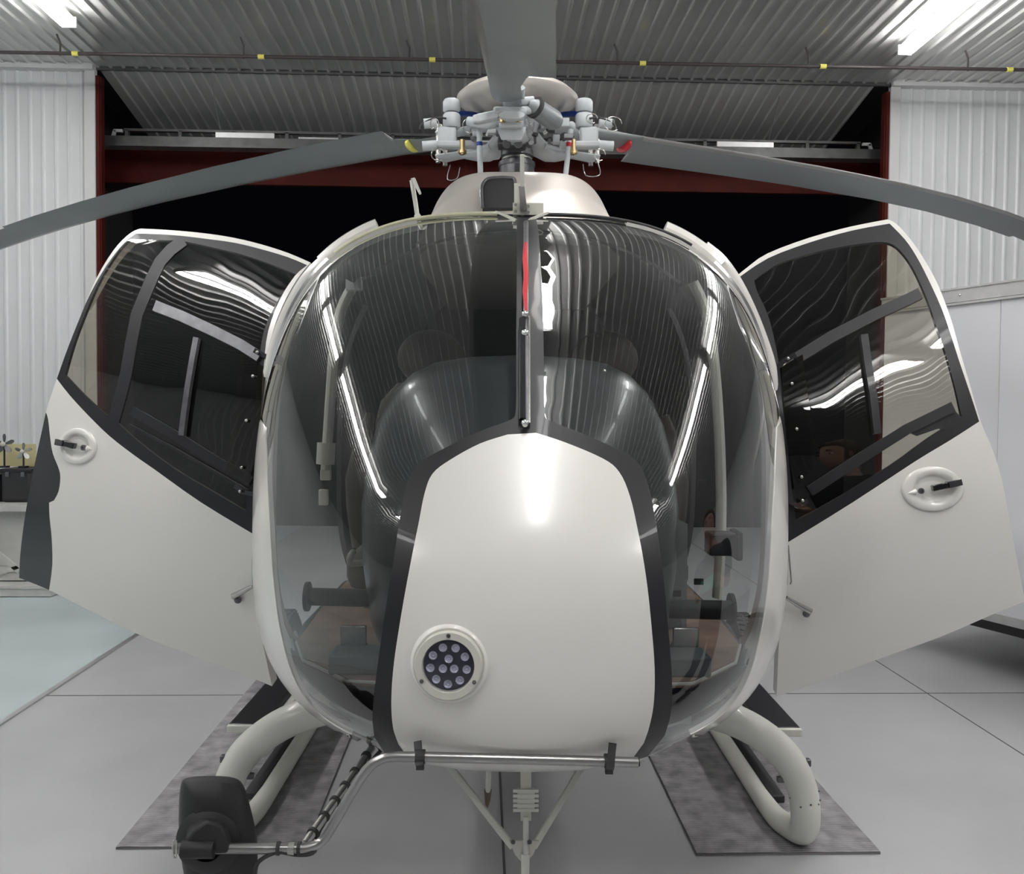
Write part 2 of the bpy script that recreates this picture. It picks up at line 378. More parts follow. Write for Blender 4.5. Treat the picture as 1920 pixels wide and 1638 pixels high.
# fluorescent fixtures
def fixture(x, y0, L, first=[]):
    if first:
        s = first[0]; r = s.copy(); C.objects.link(r)
        for ch in s.children: c = ch.copy(); C.objects.link(c); c.parent = r
    else:
        r = thing('fluorescent_fixture', '', 'ceiling light'); first.append(r)
        obj('housing', MB().box((0, 1.2, .055), (.06, 2.44, .04)).box((0, -.005, .02), (.12, .02, .09)).box((0, 2.405, .02), (.12, .02, .09)).box((0, .5, .11), (.04, .04, .08)).box((0, 1.9, .11), (.04, .04, .08)), trimm, r, smoothf=False)
        for k in (-.045, .045): obj('tube', MB().cyl((k, .03, .0), (k, 2.37, .0), .026, n=12), tube, r)
    r.location = (x, y0, HC-.13); return r
rows = []
GL = 'fluorescent strip lights under the ceiling'
XRW = (-3.55, .3, 3.78); YF = (7.73, 6.7, 7.92)
for k, (x, yf) in enumerate(zip(XRW, YF)):
    for i in range(4 if k != 1 else 3):
        r = fixture(x, yf-2.4-i*2.95, 2.4); r['group'] = GL; r['category'] = 'ceiling light'
        r['label'] = ['%s fluorescent strip light in the left row under the ceiling', '%s fluorescent strip light in the middle row above the rotor', '%s fluorescent strip light in the right row under the ceiling'][k] % ['long bright', 'second', 'third', 'fourth', 'fifth', 'rearmost'][i]

# ================================================================== MATS ON THE FLOOR
def floor_mat(u0, u1, v, L, ang, lab):
    a = G(u0, v); b = G(u1, v); y0 = min(a.y, b.y)+.02; wdt = b.x-a.x; t = .008
    mb = MB(); nx, ny = 14, 40; random.seed(int(u0))
    x_ = [(i/nx-.5)*wdt for i in range(nx+1)]
    top = [[V((x_[i], j/ny*L, t+random.uniform(0, .002))) for i in range(nx+1)] for j in range(ny+1)]
    k = 0
    for j in range(ny):
        for i in range(nx): mb.add([top[j][i], top[j][i+1], top[j+1][i+1], top[j+1][i]], [(0, 1, 2, 3)])
    mb.box((0, L/2, t/2-.001), (wdt, L, t-.001), mi=1)
    o = obj('floor_mat', mb, [weavem, matm]); o.location = ((a.x+b.x)/2, y0, .001); o.rotation_euler = (0, 0, ang); tag(o, lab, 'mat'); return o
floor_mat(215, 572, 1595, 3.1, 0, 'worn grey woven floor mat under the left skid, behind the black mirror')
floor_mat(1308, 1656, 1607, 3.1, 0, 'worn grey woven floor mat under the right skid')

# ================================================================== HELICOPTER
HY = -.0295
H0 = V((.085, 1.75, 0))
heli = thing('helicopter', 'pearl white light helicopter with bubble windshield and both front doors open', 'helicopter', H0, HY)
HM = Matrix.Translation(H0) @ Matrix.Rotation(HY, 4, 'Z'); HI = HM.inverted()
def L_(p): return HI @ V(p)
def PL(u, v, Z): return L_(P(u, v, Z))
ptop = [(0, 1.0), (.012, 1.12), (.04, 1.22), (.10, 1.34), (.19, 1.49), (.28, 1.63), (.39, 1.78), (.55, 1.93), (.72, 2.035), (.9, 2.10), (1.3, 2.17), (2.2, 2.2), (3.4, 2.12), (4.2, 1.95)]
pbot = [(0, 1.0), (.012, .90), (.04, .83), (.10, .765), (.2, .71), (.35, .66), (.55, .615), (.85, .575), (1.4, .55), (2.4, .57), (3.4, .8), (4.2, 1.1)]
pwid = [(0, 0), (.012, .16), (.035, .265), (.08, .37), (.15, .465), (.25, .555), (.4, .645), (.6, .715), (.85, .755), (1.2, .775), (2.2, .74), (3.2, .5), (4.2, .25)]
pzc = [(0, 1.0), (.1, 1.04), (.3, 1.09), (.85, 1.20), (2, 1.25), (4.2, 1.5)]
def NEf(y): return interp([(0, 2.25), (.25, 2.5), (.5, 2.8), (.86, 3.1)], y)
def sec(y): return hermite(ptop, y), hermite(pbot, y), max(hermite(pwid, y), 1e-4), hermite(pzc, y)
def inside(p):
    if p.y <= 0: return False
    t, b, wd, c = sec(p.y); h = (t-c) if p.z > c else (c-b); h = max(h, 1e-4)
    NE = NEf(p.y)
    return (abs(p.x)/wd)**NE+(abs(p.z-c)/h)**NE < 1
def hitpx(u, v):
    o = L_(CAM); d = (HI.to_3x3() @ ray(u, v)).normalized(); t = 1.2; q = None
    while t < 3.6:
        if inside(o+d*t):
            lo, hi = t-.006, t
            for _ in range(16):
                m = (lo+hi)/2
                if inside(o+d*m): hi = m
                else: lo = m
            return o+d*hi
        t += .006
    return None
C0 = V((0, 1.15, 1.22))
def dom(p):                        # azimuthal-equidistant coordinate of a point seen from inside the cabin
    d = (p-C0).normalized(); th = math.acos(max(-1, min(1, -d.y))); r = math.hypot(d.x, d.z) or 1; return V((d.x/r*th, d.z/r*th))
def undom(q, off=0):
    th = q.length; u = q/th if th > 1e-9 else V((0, 0)); d = V((u.x*math.sin(th), -math.cos(th), u.y*math.sin(th)))
    lo, hi = 0, 1.6
    for _ in range(26):
        m = (lo+hi)/2
        if inside(C0+d*m): lo = m
        else: hi = m
    return C0+d*(lo+off)
def ringpt(y, t, off=0):
    T, b, wd, c = sec(y); cs, sn = math.cos(t), math.sin(t); NE = NEf(y)
    h = (T-c) if sn > 0 else (c-b); k = (abs(cs)**NE+abs(sn)**NE)**(-1/NE)
    return V((k*cs*(wd+off), y, c+k*sn*(h+off)))
YC = .86
ring = [dom(ringpt(YC, 2*PI*i/120)) for i in range(120)]
def tr(pts):
    out = []
    for u, v in pts:
        h = hitpx(u, v)
        if h is not None: out.append(dom(h))
    return out
def ext(a, b, k): return b+(b-a).normalized()*k
# white nose panel (traced half by half)
pl_ = tr([(952, 815), (900, 832), (845, 862), (812, 888), (797, 925), (785, 985), (768, 1070), (752, 1160), (740, 1240), (735, 1310), (738, 1360), (748, 1392)])
pr_ = tr([(1005, 812), (1060, 830), (1130, 860), (1160, 885), (1180, 930), (1196, 1000), (1210, 1080), (1220, 1170), (1226, 1250), (1224, 1320), (1216, 1360), (1206, 1390)])
pl_.append(ext(pl_[-2], pl_[-1], .35)); pr_.append(ext(pr_[-2], pr_[-1], .35))
panel = curve2(pl_, 4, False)[::-1]+curve2(pr_, 4, False)
fl = tr([(969, 425), (969, 520), (968, 620), (968, 700), (967, 770), (955, 788), (900, 808), (830, 842), (790, 866), (766, 900), (752, 960), (738, 1050), (722, 1150), (708, 1250), (700, 1320), (702, 1380)])
fr = tr([(1008, 425), (1014, 500), (1018, 600), (1020, 700), (1021, 770), (1030, 788), (1085, 810), (1150, 838), (1190, 862), (1212, 900), (1228, 970), (1241, 1060), (1251, 1160), (1259, 1260), (1258, 1330), (1246, 1378)])
fl = [ext(fl[1], fl[0], .3)]+fl+[ext(fl[-2], fl[-1], .35)]; fr = [ext(fr[1], fr[0], .3)]+fr+[ext(fr[-2], fr[-1], .35)]
frame = curve2(fl, 3, False)[::-1]+curve2(fr, 3, False)
sdl = tr([(498, 800), (501, 860), (504, 930), (508, 1000), (513, 1080), (521, 1150), (533, 1210), (550, 1265), (576, 1312), (612, 1348), (660, 1376)])
sdr = tr([(2*977-u, v) for u, v in [(498, 800), (501, 860), (504, 930), (508, 1000), (513, 1080), (521, 1150), (533, 1210), (550, 1265), (576, 1312), (612, 1348), (660, 1376)]])
def sidepoly(q): q = curve2(q, 3, False); return q+[p*1.6 for p in q[::-1]]
sdl = sidepoly(sdl); sdr = sidepoly(sdr)
dv, df = triangulate([ring, panel, frame, sdl, sdr], .045)
regs = {'panel': MB(), 'frame': MB(), 'gl': MB(), 'gr': MB(), 'side': MB()}
pts3 = [undom(V(p)) for p in dv]
for f in df:
    c = sum((V(dv[i]) for i in f), V((0, 0)))/len(f)
    if not inpoly(c, ring): continue
    k = 'panel' if inpoly(c, panel) else 'frame' if inpoly(c, frame) else 'side' if (inpoly(c, sdl) or inpoly(c, sdr)) else ('gl' if c.x < 0 else 'gr')
    regs[k].add([pts3[i] for i in f], [range(len(f))])
def orient_out(mb, c=C0):
    for i, f in enumerate(mb.f):
        a, b, d = mb.v[f[0]], mb.v[f[1]], mb.v[f[2]]
        if (b-a).cross(d-a).dot(a-c) < 0: mb.f[i] = list(f)[::-1]
    return mb
def scaled(mb, off):
    r = MB(); r.v = [p+(p-C0).normalized()*off for p in mb.v]; r.f = mb.f; r.m = mb.m; return r
nose = obj('nose_panel', orient_out(scaled(regs['panel'], .004)), white, heli, solid=.014, angle=60)
wf = obj('windshield_frame', orient_out(scaled(regs['frame'], .001)), black, heli, solid=.014, angle=60)
for sg in (-1, 1):
    h_ = MB(); g_ = regs['side']; h_.v = g_.v; h_.f = [f for f in g_.f if (h_.v[f[0]].x+h_.v[f[1]].x)*sg > 0]; h_.m = [0]*len(h_.f)
    obj('side_fairing', orient_out(scaled(h_, .002)), white, heli, solid=.012, angle=60)
# inner grey structure seen through the lower glass, below the cabin floor
for k in ('gl', 'gr'):
    g_ = scaled(regs[k], -.035); g_.f = [f for f in g_.f if max(g_.v[i].z for i in f) < .85]; g_.m = [0]*len(g_.f)
    obj('lower_structure', orient_out(g_), mat('structure_grey_'+('a' if k == 'gl' else 'b'), (.30, .325, .34), .4), heli, solid=.006)
for k, lab in (('gl', 'left'), ('gr', 'right')):
    o = obj('windshield_pane', orient_out(regs[k]), glass, heli, solid=0, angle=89)
# body: door-frame ring, roof, belly, rear cabin sides (door openings left free)
def shell(y0, y1, ny, keep, off=0, n=96):
    mb = MB(); ys = [y0+(y1-y0)*i/ny for i in range(ny+1)]
    G_ = [[ringpt(y, 2*PI*j/n, off) for j in range(n)] for y in ys]
    for i in range(ny):
        for j in range(n):
            q = [G_[i][j], G_[i][(j+1) % n], G_[i+1][(j+1) % n], G_[i+1][j]]; c = sum(q, V((0, 0, 0)))/4
            if keep(c): mb.add(q, [(0, 1, 2, 3)])
    return orient_out(mb, V((0, 2, 1.3)))
obj('door_post', shell(YC-.015, YC+.05, 2, lambda c: c.z < 2.0 or abs(c.x) > .3, .006), white, heli, solid=.03)
def body_keep(c): return not (1.0 > -1 and YC+.05 < c.y < 1.95 and .74 < c.z < 1.97 and abs(c.x) > .3)
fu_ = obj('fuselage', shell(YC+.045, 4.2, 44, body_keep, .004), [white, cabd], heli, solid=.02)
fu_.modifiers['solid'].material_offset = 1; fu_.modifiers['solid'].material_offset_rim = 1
# windscreen surround: pale tape along the top left edge, thin black seal on the right
def arcring(y, t0, t1, off, r, n=40, flat=None):
    return MB().tube([ringpt(y, t0+(t1-t0)*i/n, off) for i in range(n+1)], r, 8, flat=flat)
obj('seal_tape', arcring(YC-.01, PI*.53, PI*.72, .008, .007), tape, heli)
obj('seal_tape', arcring(YC-.01, PI*.47, PI*.3, .008, .005), rubber, heli)
for s_ in (-1, 1):
    t0, t1 = (PI*.04, PI*.27) if s_ > 0 else (PI*.96, PI*.73)
    obj('chrome_strip', arcring(YC-.0, t0, t1, .004, .012), chrome, heli)
    t0, t1 = (PI*.26, PI*.33) if s_ > 0 else (PI*.74, PI*.67)
    obj('roof_corner', arcring(YC+.07, t0, t1, .014, .032, flat=.8), white, heli)
    jp = [(655, 452), (612, 486), (575, 524), (545, 575), (521, 635), (505, 700), (498, 760), (494, 830)] if s_ < 0 else [(1320, 463), (1352, 490), (1380, 530), (1405, 580), (1427, 635), (1444, 690), (1453, 750), (1460, 820)]
    obj('door_jamb', MB().tube([PL(u, v, 2.66) for u, v in jp], [.02]*6+[.012, .006], 12, sm=3), white, heli)
# ---- landing light in the nose
lc = hitpx(843, 1243)
ax = V((-.04, -1, .06)).normalized()
base = lc+ax*.010
lb = MB(); lb.lathe(base, ax, [(.083, -.06), (.082, -.02), (.079, -.004), (.073, .002), (.0695, .001), (.0695, -.01)], 48)
hb = obj('landing_light_fairing', lb, white, heli)
sc_ = 1.0
rg = MB().lathe(base, ax, [(.069, .0), (.069, .014), (.066, .018), (.0530, .018), (.0515, .014), (.0515, .0)], 48)
ringo = obj('landing_light', rg, cream, heli)
lens = MB().lathe(base, ax, [(.0512, .010), (.048, .015), (.03, .018), (.0005, .019)], 48)
obj('lens', lens, glassmat('lens_clear', (.9, .9, .95), boost=1.0), ringo)
xa = ax.cross(V((0, 0, 1))).normalized(); ya = xa.cross(ax)
ldm = mat('led_chrome', (.85, .85, .9), .25, .8); ldk = mat('led_back', (.05, .05, .075), .35, .3)
mb = MB().lathe(base, ax, [(.0515, -.001), (.0005, .0)], 40); obj('led_board', mb, ldk, ringo)
posn = [(.013*math.cos(a_), .013*math.sin(a_)) for a_ in (PI/2, PI*7/6, -PI/6)]+[(.037*math.cos(2*PI*(i+.5)/9+.2), .037*math.sin(2*PI*(i+.5)/9+.2)) for i in range(9)]
for x, y in posn:
    c = base+xa*x+ya*y
    obj('led', MB().lathe(c, ax, [(.0085, .009), (.006, .005), (.0025, .002), (.0024, .006), (.0004, .0065)], 16), ldm, ringo)
for a_ in (PI/2, PI*7/6, -PI/6):
    c = base+(xa*math.cos(a_)+ya*math.sin(a_))*.0605
    obj('screw', MB().lathe(c, ax, [(.0042, .0175), (.004, .0205), (.0015, .0205), (.0012, .0185)], 12), dsteel, ringo)
# ---- wire deflector / wiper post on the centre bar, with red cloth
def cpt(u, v, off=0):
    h = hitpx(u, v); n = (h-C0).normalized(); return h+n*off
mb = MB().tube([cpt(986, v, .012) for v in (425, 480, 560, 640, 720, 798)], .0065, 10)
df_ = obj('wire_deflector', mb, dsteel, heli)
obj('deflector_edge', MB().tube([cpt(992, v, .014) for v in (600, 660, 740, 796)], .003, 8), steel, df_)
for v in (600, 634, 798): obj('clamp', MB().ball(cpt(984, v, .022), .009, 12), chrome, df_)
obj('red_strip', MB().tube([cpt(985+k, v, .024) for v, k in ((472, 0), (500, -1), (530, 1), (560, -1), (598, 1))], [.005, .0065, .006, .0065, .003], 8), redp, df_)
obj('black_rail', MB().tube([cpt(980, v, .016) for v in (605, 660, 720, 790)], .0085, 8), gblack, df_)
# ---- upper wire cutter on the roof
zc = 2.62
uc = obj('upper_wire_cutter', MB().bar(PL(979, 408, zc), PL(979, 290, zc-.06), .012, .03, up=(0, 1, 0)).bar(PL(975, 408, zc), PL(975, 345, zc), .035, .02, up=(0, 1, 0)), skidw, heli, smoothf=False)
obj('cutter_jaw', MB().bar(PL(979, 395, zc-.03), PL(976, 350, zc-.06), .010, .012, up=(0, 1, 0)).bar(PL(985, 395, zc-.03), PL(980, 350, zc-.06), .010, .012, up=(0, 1, 0)), steel, uc, smoothf=False)
obj('mount_plate', MB().box(PL(990, 395, zc), (.09, .05, .035)).bar(PL(935, 398, zc-.03), PL(972, 415, zc-.08), .03, .006).bar(PL(1022, 400, zc-.03), PL(985, 415, zc-.08), .03, .006), cream, uc, smoothf=False)
for u, v in ((967, 384), (967, 396), (990, 386), (990, 398)): obj('bolt', MB().cyl(PL(u, v, zc-.03), PL(u, v, zc-.05), .005, n=8), steel, uc)
# ---- white hooked antenna / probe on the left of the roof
obj('antenna', MB().tube([PL(783, 408, 2.75), PL(779, 380, 2.75), PL(772, 338, 2.75)], .007, 8).tube([PL(772, 338, 2.75), PL(775, 336, 2.75), PL(788, 363, 2.72)], [.007, .007, .004], 8).ball(PL(783, 406, 2.75), .011, 10), skidw, heli)
# ---- engine cowling with intake
def cowl_sec(y, zb0, hw, h, n=40, e=3.2, lean=.75):
    out = []
    for i in range(n+1):
        t = PI*i/n; cs, sn = math.cos(t), math.sin(t)
        yy = abs(sn)**(2/e); x = math.copysign(abs(cs)**(2/e), cs)*hw*(1-(1-lean)*yy)
        out.append(V((x, y, zb0+h*yy)))
    return out
zf = P(960, 340, 3.55).z
secs = [cowl_sec(1.10, 2.05, .34, .05, lean=.78, e=4), cowl_sec(1.16, 2.05, .345, .18, lean=.78, e=4), cowl_sec(1.35, 2.05, .355, .30, lean=.76, e=4.5), cowl_sec(1.62, 2.05, .37, zf-2.05-.02, lean=.74, e=5), cowl_sec(1.85, 2.05, .37, zf-2.05, lean=.74, e=5), cowl_sec(2.6, 2.05, .36, zf-2.05+.03, lean=.7), cowl_sec(3.3, 2.03, .34, zf-2.05, lean=.7), cowl_sec(4.1, 1.9, .25, .5)]
P2 = []
for a_, b_ in zip(secs, secs[1:]):
    for k in range(4): P2.append([p.lerp(q, k/4) for p, q in zip(a_, b_)])
P2.append(secs[-1])
cw = obj('engine_cowling', MB().loft(P2), gold, heli, angle=50)
# intake: dark recess on the front slope, left of centre
iu = [(905, 398), (903, 365), (910, 348), (925, 343), (955, 343), (966, 350), (968, 398)]
def slab(pts, t, mi=0):
    n = len(pts); nrm = (pts[1]-pts[0]).cross(pts[2]-pts[0]).normalized(); mb = MB()
    return mb.loft([[p-nrm*t for p in pts], [p+nrm*t for p in pts]])
def tiltpt(u, v):
    # on a plane following the front slope of the cowling
    d = ray(u, v); n = V((0, -.83, .56)); q = HM @ V((0, 1.20, 2.255)); t = (q-CAM).dot(n)/d.dot(n); return L_(CAM+d*t)
ip = [tiltpt(u, v) for u, v in iu]
io = obj('air_intake', slab(ip, .02), cabd, cw, smoothf=False)
obj('intake_lip', MB().tube([p+V((0, -.017, .012)) for p in [tiltpt(u, v) for u, v in iu]], .006, 8, sm=4), dsteel, cw)
for k in range(5): obj('intake_screen_bar', MB().cyl(tiltpt(915+k*10, 352)+V((0, -.012, .012)), tiltpt(915+k*10, 395)+V((0, -.012, .012)), .0015, n=6), dsteel, cw)
# ---- rotor mast, swash links, hub
HB = V((0, 3.08, 3.08))
zr = lambda v: P(965, v, 4.83).z
mb = MB()
mb.lathe((0, 3.08, 0), (0, 0, 1), [(.095, 2.45), (.095, zr(315)), (.10, zr(313)), (.10, zr(306)), (.078, zr(304)), (.078, zr(296)), (.088, zr(294)), (.088, zr(284)), (.075, zr(282)), (.075, zr(272)), (.105, zr(270)), (.11, zr(262)), (.09, zr(252)), (.09, zr(240))], 36)
mst = obj('rotor_mast', mb, dsteel, heli)
obj('mast_bolt_ring', MB().lathe((0, 3.08, 0), (0, 0, 1), [(.079, zr(302)), (.083, zr(301)), (.083, zr(298)), (.079, zr(297))], 36), steel, mst)
hub = obj('rotor_hub', MB().lathe((0, 3.08, 0), (0, 0, 1), [(.075, zr(262)), (.085, zr(250)), (.115, zr(238)), (.13, zr(225)), (.12, zr(214)), (.06, zr(205)), (.001, zr(203))], 36), hubg, heli)
# dome cap
Rd = .325
cap = obj('hub_cap', MB().lathe((0, 3.08, 0), (0, 0, 1), [(.04, zr(206)), (.20, zr(212)), (.29, zr(200)), (Rd, zr(191)), (Rd+.004, zr(187)), (.29, zr(175)), (.22, zr(163)), (.12, zr(154)), (.001, zr(151))], 48), gold, heli)
BA = [math.radians(a_) for a_ in (-95.2, 147.6, 26.2)]
BA = [a_-HY for a_ in BA]
PIT = [math.radians(a_) for a_ in (9, -15, 18)]
def blade(ang, pitch, z0, droop, pw=1.8, cs=1.0, cone=0):
    d = V((math.cos(ang), math.sin(ang), 0)); le = V((d.y, -d.x, 0)); secs = []; n = 9
    st = [(.46, .125, .06, 0), (.62, .125, .04, .0), (.74, .15, .028, .0), (.79, .17, .026, 0), (.80, .262, .026, .0), (1.1, .265, .025, .1), (1.6, .265, .025, .25), (2.2, .265, .024, .4), (3, .265, .023, .6), (3.6, .265, .022, .75), (4.2, .265, .021, .85), (4.62, .265, .02, .95), (4.63, .24, .02, .95), (5.1, .235, .018, 1), (5.2, .16, .012, 1)]
    for r, ch, th, tw in st:
        lex = .085; pa = pitch*(1-.35*tw); zz = z0+cone*r-droop*(r/5)**pw; ch *= cs; lex *= cs
        prof = []
        for k in range(n+1):
            s = k/n; s2 = s*s; t_ = th*(1.0*math.sqrt(max(s2, 0))*(1-s2)*2.6+.0) if k not in (0, n) else 0
            prof.append((lex-ch*s2, t_*.5))
        top = prof; bot = [(x, -z) for x, z in prof[1:-1]][::-1]
        sec_ = []
        for x, z in top+bot:
            x2 = x*math.cos(pa)-z*math.sin(pa); zz2 = x*math.sin(pa)+z*math.cos(pa)
            sec_.append(HB.xy.to_3d()+d*r+le*x2+V((0, 0, zz+zz2)))
        secs.append(sec_)
    mb = MB().loft(secs); m = len(secs[0])
    idx = []
    fi = 0
    for i in range(len(secs)-1):
        for j in range(m):
            if (j < 3 or j >= m-3) and i > 2: mb.m[fi] = 1
            fi += 1
    return obj('rotor_blade', mb, [grey, ledge], heli, angle=30), d, le
DR = (0.1, .25, .26)
for i, (ang, p_, dr) in enumerate(zip(BA, PIT, DR)):
    o, d, le = blade(ang, p_, 3.055, dr, (1.8, 2.5, 4)[i], (1.24, 1, 1)[i], (0, .012, .026)[i])
    up = V((0, 0, 1)); hb0 = V((0, 3.08, 0))
    band = (yelp, yelp, redp)[i]
    if i:
        obj('painted_band', MB().tube([hb0+d*.70+up*3.055, hb0+d*.715+up*3.055], .066, 16, flat=.5), yelp if i == 1 else redp, o)
    # root fork: upper and lower plates, bolts
    q = lambda r, s, z: hb0+d*r+le*s+up*z
    for z in (3.085, 2.955):
        obj('root_fork', MB().tube([q(.13, 0, z), q(.25, .0, z), q(.38, 0, z), q(.5, 0, z)], [.09, .06, .055, .065], 14, sm=3, flat=.3), hubg, hub)
    obj('root_fork', MB().tube([q(.08, 0, 3.0), q(.2, .0, 2.93), q(.36, 0, 2.96)], [.09, .07, .05], 12, sm=3, flat=.45), hubg, hub)
    for s_ in ((-.035, .035) if i else ()):
        obj('blade_bolt', MB().cyl(q(.5, s_, 2.92), q(.5, s_, 3.12), .014, n=10).tube([q(.5, s_, 3.12), q(.5, s_, 3.135)], .022, 8), steel, hub)
    # pitch horn
    obj('pitch_horn', MB().tube([q(.34, .02, 3.0), q(.30, .13, 2.98), q(.27, .24, 3.0)], [.04, .03, .024], 10, sm=3), hubg, hub)
    # safety wire
    if not i: continue
    obj('lock_wire', MB().tube([q(.52, .05, 3.14), q(.58, .07, 3.17), q(.60, .03, 3.14), q(.55, .0, 3.15)], .003, 6, sm=4), steel, hub)
    obj('lock_wire', MB().tube([q(.48, .06, 2.93), q(.50, .06, 2.85), q(.42, .04, 2.84), q(.40, .04, 2.9)], .003, 6, sm=4), steel, hub)
# vibration dampers : pairs of cylinders left and right
for u in (847, 1095):
    for v0, v1 in ((188, 211), (214, 240)):
        mb = MB(); c = PL(u, (v0+v1)/2, 4.75); h = (v1-v0)/2/1650*4.75
        mb.lathe(c, (0, 0, 1), [(.001, -h), (.040, -h), (.047, -h+.01), (.047, h-.01), (.040, h), (.001, h)], 28)
        obj('damper', mb, hubg, hub)
    s_ = -1 if u < 900 else 1
    obj('damper_arm', MB().tube([PL(u, 213, 4.75), PL(u-s_*35, 214, 4.8), PL(u-s_*60, 218, 4.85)], [.03, .022, .022], 10, flat=.6), blue, hub)
    obj('hinge_lug', MB().cyl(PL(u-s_*-28, 230, 4.72), PL(u-s_*-52, 232, 4.72), .026, n=14), hubg, hub)
    obj('hinge_lug', MB().cyl(PL(u-s_*-28, 272, 4.72), PL(u-s_*-55, 274, 4.72), .026, n=14), hubg, hub)
    obj('hinge_block', MB().box(PL(u+s_*8, 258, 4.76), (.10, .09, .10)), hubg, hub, bevel=.015)
    obj('hinge_block', MB().box(PL(u-s_*8, 272, 4.74), (.22, .06, .035)), hubg, hub, bevel=.01)
    obj('hinge_bolt', MB().cyl(PL(u-s_*20, 262, 4.7), PL(u-s_*20, 290, 4.7), .014, n=10).cyl(PL(u-s_*20, 282, 4.7), PL(u-s_*20, 288, 4.7), .022, n=10), brassm, hub)
    obj('cable', MB().tube([PL(u+s_*10, 222, 4.7), PL(u+s_*30, 221, 4.7), PL(u+s_*55, 232, 4.7), PL(u+s_*60, 243, 4.7)], .006, 8, sm=4), rubber, hub)
# front clamp plates under the front blade root
zf1 = 4.42
obj('blade_clamp', MB().box(PL(956, 210, zf1), (.165, .07, .038)), hubg, hub, bevel=.012)
obj('blade_clamp', MB().box(PL(958, 232, zf1), (.12, .07, .05)), hubg, hub, bevel=.01)
obj('blade_clamp', MB().bar(PL(895, 224, zf1), PL(935, 216, zf1), .05, .045).cyl(PL(895, 216, zf1), PL(895, 232, zf1), .024, n=14), hubg, hub, bevel=.008)
for u in (942, 972): obj('clamp_bolt', MB().cyl(PL(u, 216, zf1-.03), PL(u, 230, zf1-.03), .016, n=10), brassm, hub)
obj('hub_bracket', MB().loft([[PL(u, v, zf1+k) for u, v in ((930, 238), (987, 238), (978, 262), (940, 262))] for k in (0, .12)]), hubg, hub, smoothf=False)
obj('bearing_block', MB().box(PL(960, 267, 4.7), (.15, .12, .05)).cyl(PL(950, 270, 4.6), PL(950, 270, 4.66), .022).cyl(PL(972, 270, 4.6), PL(972, 270, 4.66), .022), dsteel, hub, bevel=.006)
o = obj('lag_damper', MB().tube([PL(992, 197, 4.5), PL(1000, 200, 4.5), PL(1003, 202, 4.5), PL(1038, 225, 4.6), PL(1045, 229, 4.62)], [.03, .038, .05, .052, .04], 20), grey, hub)
obj('damper_collar', MB().tube([PL(1002, 200, 4.49), PL(1006, 203, 4.5)], .056, 20), rubber, hub)
obj('damper_rod', MB().cyl(PL(975, 190, 4.48), PL(1000, 188, 4.5), .02).cyl(PL(978, 207, 4.48), PL(1000, 207, 4.5), .02), hubg, hub)
# pitch links
for (u0, u1, v0, v1, zd, bm_) in ((898, 901, 236, 328, 4.6, blue), (1071, 1060, 236, 332, 4.7, redp)):
    pk = obj('pitch_link', MB().cyl(PL(u0, v0, zd), PL(u1, v1, zd), .0145, n=14).ball(PL(u0, v0, zd), .024, 12).ball(PL(u1, v1, zd), .02, 12), hubg, heli)
    m0 = PL(u0+(u1-u0)*.35, v0+(v1-v0)*.33, zd); m1 = PL(u0+(u1-u0)*.42, v0+(v1-v0)*.41, zd); obj('colour_band', MB().cyl(m0, m1, .0155, n=14), bm_, pk)
for k_, (u, v) in enumerate(((815, 232), (822, 290), (880, 235), (1110, 222), (1125, 290), (1150, 232), (990, 240), (925, 228))):
    c = PL(u, v, 4.55+.02*(k_ % 3)); rr = .022+.006*(k_ % 3)
    obj('lock_wire', MB().tube([c+V((rr*math.cos(t)*(1.3 if k_ % 2 else 1), -.01*math.sin(t), rr*math.sin(t))) for t in [2*PI*j/12 for j in range(11)]], .0028, 6), steel, hub)
# scattered hub fittings
random.seed(3)
for k in range(40):
    u = random.uniform(880, 1070); v = random.uniform(225, 262); zd = random.uniform(4.62, 4.8); p = PL(u, v, zd)
    if k % 2: obj('hub_fitting', MB().cyl(p, p+V((random.uniform(-.03, .03), -.02, random.uniform(-.05, .05))), random.uniform(.008, .018), n=10), random.choice([steel, hubg, dsteel, hubg]), hub)
    else: obj('hub_fitting', MB().box(p, (random.uniform(.03, .07), .04, random.uniform(.015, .05))), random.choice([hubg, blue, dsteel, hubg]), hub, bevel=.004)

